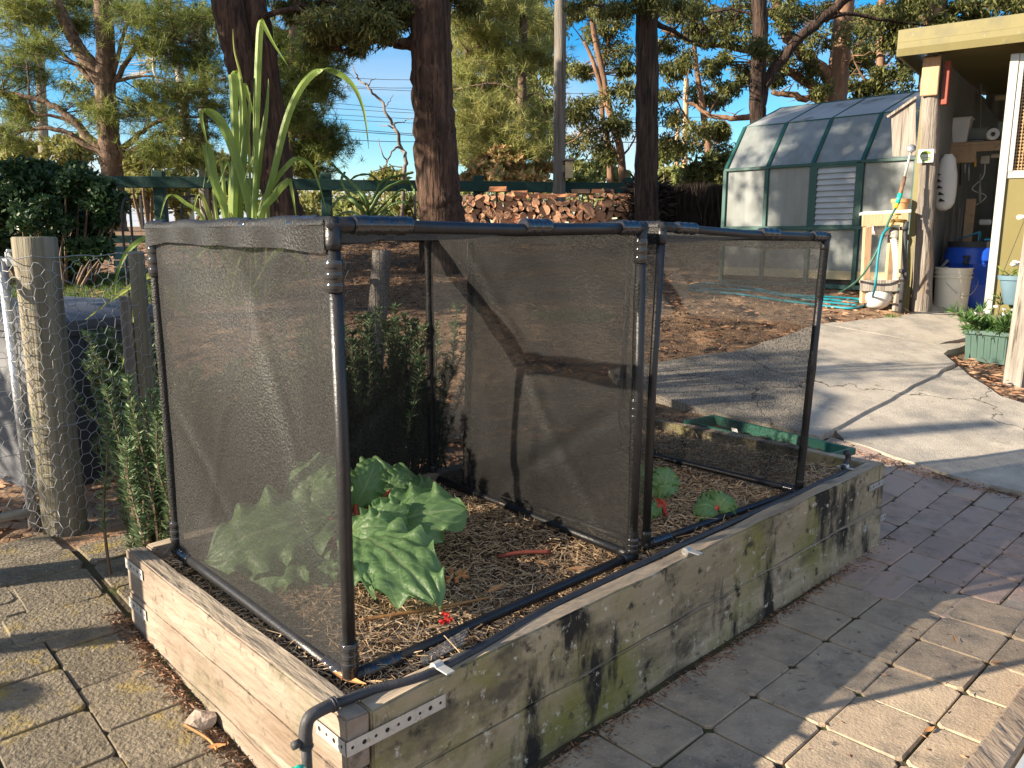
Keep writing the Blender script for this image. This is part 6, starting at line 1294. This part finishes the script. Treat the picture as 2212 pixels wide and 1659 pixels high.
q = dq + Vector((0, 0, .585)); mb = MB(); mb.grid(lambda u, v: q + sx * (-.17 + .2 * u) + sn_ * ((v - .5) * .14) + Vector((0, 0, .005 + .085 * u * (1 - .25 * (2 * v - 1) ** 2))), 8, 8); mb.prism([q + sx * .03 + sn_ * -.07, q + sx * .03 + sn_ * .07, q + sx * .03 + sn_ * .07 + Vector((0, 0, .08)), q + sx * .03 + sn_ * -.07 + Vector((0, 0, .08))], sx * .004); mb.build('scoop', m_bluel, tag=('light blue plastic scoop lying on the drum', 'scoop'))
mb = MB(); mb.box(q + sx * .13 + Vector((0, 0, .012)), (.12, .05, .02), (sx, sn_, Vector((0, 0, 1)))); mb.build('lid', m_bluel, tag=('flat light blue lid on the right of the drum top', 'lid'), bevel=.006)
bq = G(2052, 669); bk = thing('bucket', 'cream plastic bucket with ribbed rim and wire handle before the drum', 'bucket', bq); hb = .37; rb = .146
mb = MB(); mb.lathe([(rb * .87, 0), (rb * .9, .01), (rb * .97, hb * .76), (rb * 1.05, hb * .765), (rb * 1.05, hb * .79), (rb * .985, hb * .80), (rb * .99, hb * .86), (rb * 1.04, hb * .865), (rb * 1.04, hb * .885), (rb, hb * .89), (rb * 1.01, hb * .97), (rb * 1.05, hb * .975), (rb * 1.05, hb), (rb * .97, hb), (rb * .84, .02)], bq, 40, None, True); mb.build('body', m_cream, bk, True, angle=R(35))
cdir = Vector((1, -.05, 0)).normalized(); mb = MB(); mb.tube([bq + cdir * (rb * 1.06 * math.cos(t)) + Vector((.03, -rb * 1.09 * abs(math.sin(t)) ** .7, hb * .76 - .15 * math.sin(t) ** 2)) for t in np.linspace(0, math.pi, 26)], .0035, 6); mb.build('handle', m_galv, bk, True)
mb = MB(); a = G(2025, 665) + sn_ * .05; mb.tube(smooth_path([a + Vector((0, 0, .01)), a + Vector((-.03, 0, .12)), a + Vector((-.02, .02, .3)), a + sx * .04 + Vector((0, 0, .42))], 5), .013, 8); mb.build('grey_hose', m_grey, tag=('short grey hose curving up behind the cream bucket', 'hose'), smooth=True)

# ------------------------------------------------------------------ sink bench, taps, hoses
BY = 6.95
def BP(x, y, d=0): return P(x, y, BY + d)
sk = thing('sink_bench', 'rough timber sink bench with white bowl beside the greenhouse', 'bench', Vector((BP(1900, 660).x, BY, g(BP(1900, 660).x, BY))))
gxb = Vector((.93, -.36, 0)).normalized()
def bbar(x0, y0, x1, y1, w, h, mat, nm, d0=0, d1=0, up=(0, 0, 1)): return MB().bar(BP(x0, y0, d0), BP(x1, y1, d1), w, h, up).build(nm, mat, sk, bevel=.003)
bbar(1860, 462, 1962, 457, .42, .025, m_white, 'top', .24, .12); bbar(1862, 477, 1962, 472, .03, .10, m_pineboard, 'apron', .03, -.08)
bbar(1874, 490, 1866, 655, .05, .06, m_pineboard, 'leg', .03, .03, (1, 0, 0)); bbar(1928, 490, 1918, 612, .05, .05, m_pineboard, 'leg', .2, .2, (1, 0, 0)); bbar(1953, 480, 1945, 610, .05, .05, m_pineboard, 'leg', -.08, -.08, (1, 0, 0)); bbar(1858, 617, 1940, 617, .03, .095, m_postg, 'lower_shelf', .0, -.1); bbar(1858, 610, 1940, 610, .3, .025, m_postg, 'lower_shelf', .2, .1)
bbar(1942, 628, 1936, 672, .045, .06, m_postg, 'leg', -.06, -.06, (1, 0, 0))
mb = MB(); c = BP(1906, 497, .15); mb.lathe([(.03, -.045), (.09, -.04), (.125, .0), (.128, .03), (.12, .03)], c, 24); mb.build('bowl', m_white, sk, True)
mb = MB(); a = BP(1925, 497, .05); b = BP(1932, 515, .02); mb.tube(smooth_path([c + Vector((.02, 0, -.03)), a, BP(1935, 505, .02), b], 5), [.03] * 8 + [.04] * 8, 12); mb.build('trap', m_grey, sk, True)
mb = MB(); q = [BP(1932, 515, .02).lerp(BP(1938, 612, .02), t) + Vector((.012 * math.sin(t * 3), 0, 0)) for t in np.linspace(0, 1, 75)]; mb.tube(q, [.035 if i % 3 else .028 for i in range(75)], 14); mb.build('drain_hose', m_white, sk, True)
mb = MB(); q = BP(1893, 650, .05); zz = g(q.x, q.y); q = Vector((q.x, q.y, zz)); mb.lathe([(.06, 0), (.10, .03), (.125, .09), (.118, .15), (.09, .17), (.08, .16)], q, 26); mb.build('round_pot', m_white, tag=('round white pot on the ground under the sink bench', 'pot'), smooth=True)
q = BP(1944, 456, .05); mb = MB(); mb.lathe([(.055, .01), (.068, .07), (.076, .07), (.078, .1), (.066, .1), (.055, .02)], q, 22); mb.build('terracotta_pot', m_terra, tag=('orange terracotta pot on the white sink bench top', 'pot'), smooth=True, angle=R(35))
sp_ = thing('standpipe', 'black standpipe with taps beside the shed corner post', 'standpipe', BP(1950, 672, -.16))
mb = MB(); mb.tube([BP(1945, 676, -.2), BP(1952, 590, -.2), BP(1955, 500, -.2), BP(1958, 478, -.2)], .02, 10); mb.build('pipe', m_pipe2, sp_, True)
mb = MB(); 
for y in (585, 602, 493): mb = MB(); mb.tube([BP(1953 - (y - 493) / 40, y - 4, -.2), BP(1953 - (y - 493) / 40, y + 4, -.2)], .033, 10); mb.build('coupling', m_pipe2, sp_, True)
mb = MB(); mb.tube([BP(1951, 594, -.22), BP(1960, 592, -.24)], .022, 8); mb.build('outlet', m_pipe2, sp_, True)
mb = MB(); mb.tube([BP(1958, 478, -.2), BP(1930, 476, -.22)], .014, 8); mb.tube([BP(1930, 476, -.22), BP(1922, 490, -.24)], .017, 8); mb.tube([BP(1938, 472, -.21), BP(1938, 464, -.21)], .008, 6); mb.box(BP(1938, 463, -.21), (.06, .012, .012)); mb.build('tap', m_brass, sp_, True)
wnd = thing('spray_wand', 'long hose spray wand leaning against the shed corner', 'spray wand', BP(1930, 470, -.3))
mb = MB(); mb.tube([BP(1968, 326, -.1), BP(1954, 382, -.12)], .011, 8); mb.build('tube', m_alu, wnd, True)
mb = MB(); h_ = BP(1968, 322, -.1); mb.lathe([(.012, -.02), (.032, .0), (.034, .018), (.0, .02)], h_, 16, Vector((-.1, -.5, .2))); mb.build('rose', m_galv, wnd, True)
mb = MB(); mb.tube([BP(1954, 382, -.12), BP(1945, 418, -.14)], .017, 8); mb.build('grip', m_barkO, wnd, True); mb = MB(); mb.tube([BP(1945, 418, -.14), BP(1938, 440, -.15)], .02, 8); mb.build('connector', m_teal, wnd, True); mb = MB(); mb.tube([BP(1938, 440, -.15), BP(1935, 449, -.16)], .015, 8); mb.build('nozzle_nut', m_yellow, wnd, True)
def gz(x, y, h=.014): q = G(x, y); return q + Vector((0, 0, h))
hg = [BP(1935, 449, -.16), BP(1918, 482, -.22), BP(1893, 545, -.25), BP(1858, 600, -.1)] + [gz(1815, 634), gz(1760, 652), gz(1690, 652), gz(1600, 640), gz(1520, 630), gz(1492, 624), gz(1530, 617), gz(1620, 622)]
mb = MB(); mb.tube(smooth_path(hg, 8), .0095, 8); mb.build('garden_hose', m_hoseg, tag=('green hose dropping from the spray wand to the yard', 'hose', 'garden hoses'), smooth=True)
ht = [BP(1923, 490, -.24), BP(1906, 510, -.28), BP(1896, 560, -.32), BP(1890, 620, -.34), gz(1876, 658), gz(1845, 671), gz(1790, 665), gz(1700, 655), gz(1590, 640), gz(1510, 632), gz(1488, 624), gz(1520, 616), gz(1590, 622), gz(1680, 640), gz(1770, 650), gz(1845, 656), gz(1855, 651), gz(1800, 647), gz(1700, 640), gz(1600, 630), gz(1520, 628), gz(1500, 622), gz(1550, 618), gz(1640, 630), gz(1740, 650), gz(1830, 662), gz(1850, 664)]
mb = MB(); mb.tube(smooth_path([p + Vector((0, 0, .004 * (i % 3))) for i, p in enumerate(ht)], 8), .0105, 8); mb.build('garden_hose', m_hose, tag=('long teal hose from the brass tap coiled on the mulch', 'hose', 'garden hoses'), smooth=True)

# ------------------------------------------------------------------ right edge: planter, hanging pot, post
random.seed(71)
c = G(2112, 790); plx = Vector((.86, -.5, 0)); pl = thing('planter_trough', 'grey green ribbed planter with strappy plant by the right post', 'planter', c)
pcn = c + Vector((.13, .10, .01)); trough(pl, pcn, Vector((.66, -.75, 0)), .28, .20, .23, m_trough2, 6, .80, .02)
LP, LD = [], []; sm = MB()
for k in range(34):
    b = pcn + Vector((random.gauss(0, .08), random.gauss(0, .06), .20)); dd = Vector((random.gauss(.02, .5), random.gauss(0, .5), random.uniform(.1, .9))).normalized(); L0 = random.uniform(.08, .22); q = smooth_path([b, b + dd * L0 * .6, b + dd * L0 + Vector((0, 0, -.03))], 5); sm.tube(q, .004, 4, False)
    for i in range(2, len(q)):
        for _ in range(6): LP.append(tuple(q[i])); LD.append(tuple(Vector((random.gauss(0, .7), random.gauss(0, .7), random.gauss(.2, .6))) + dd * .8))
tp = pcn + Vector((.02, 0, .22)); top_ = tp + Vector((.02, 0, .24)); sm.tube([tp, top_], .006, 5)
for _ in range(34): LP.append(tuple(top_ + Vector((0, 0, random.uniform(-.06, 0))))); LD.append((random.gauss(0, .9), random.gauss(0, .9), random.uniform(.1, .9)))
sm.build('stems', m_stem, pl); n = len(LP); quads('foliage', leaf_polys(np.array(LP), np.array(LD), rng.uniform(.045, .11, n), rng.uniform(.008, .012, n)), m_strap_leaf, pl)
for _ in range(9): c_ = pcn + Vector((random.gauss(.05, .09), random.gauss(0, .07), random.uniform(.28, .38))); mb = MB(); mb.lathe([(.001, 0), (.012, .008), (.016, .014), (.006, .012)], c_, 7, Vector((random.gauss(0, .5), -.5, 1))); mb.build('flower', m_white, pl)
rpz = G(2196, 830); mb = MB(); mb.bar(rpz - Vector((0, 0, .05)), rpz + Vector((.09, .05, 2.0)), .125, .125, (1, .5, 0)); mb.build('veranda_post', m_postg, tag=('square grey timber post at the right edge beside the planter', 'post'), bevel=.008)
q = P(2197, 595, 5.6); hp_ = thing('hanging_pot', 'blue grey hanging pot behind the right timber post', 'hanging pot', q - Vector((0, 0, .20)))
mb = MB(); mb.lathe([(.055, -.20), (.065, -.19), (.10, -.03), (.112, -.03), (.115, 0), (.10, 0), (.06, -.17)], q, 24); mb.build('pot', m_bluegrey, hp_, True, angle=R(35))
mb = MB()
for t in (0, 2.1, 4.2): mb.tube([q + Vector((.1 * math.cos(t), .1 * math.sin(t), 0)), q + Vector((.02, 0, .42))], .002, 5, False)
mb.tube([q + Vector((.02, 0, .42)), q + Vector((.03, 0, 1.2))], .003, 5, False); mb.build('hanger', m_rope, hp_)
n = 60; quads('plant', leaf_polys(np.array(q) + rng.normal(size=(n, 3)) * np.array([.05, .05, .015]), rng.normal(size=(n, 3)) + np.array([0, 0, .8]), rng.uniform(.04, .09, n), np.full(n, .012)), m_cane, hp_)
for _ in range(5): c_ = q + Vector((random.gauss(0, .05), random.gauss(-.02, .04), random.uniform(.05, .09))); mb = MB(); mb.lathe([(.001, 0), (.014, .008), (.02, .016), (.006, .013)], c_, 7, Vector((random.gauss(0, .5), -.5, 1))); mb.build('flower', m_white, hp_)
q = G(2212, 800); c = q + Vector((.12, .05, .1)); mb = MB(); mb.lathe([(.09, -.1), (.12, .1), (.13, .1), (.13, .13), (.11, .13)], c, 20); mb.build('dark_pot', m_trough, tag=('dark green pot half hidden behind the right post', 'pot'), smooth=True, angle=R(35))
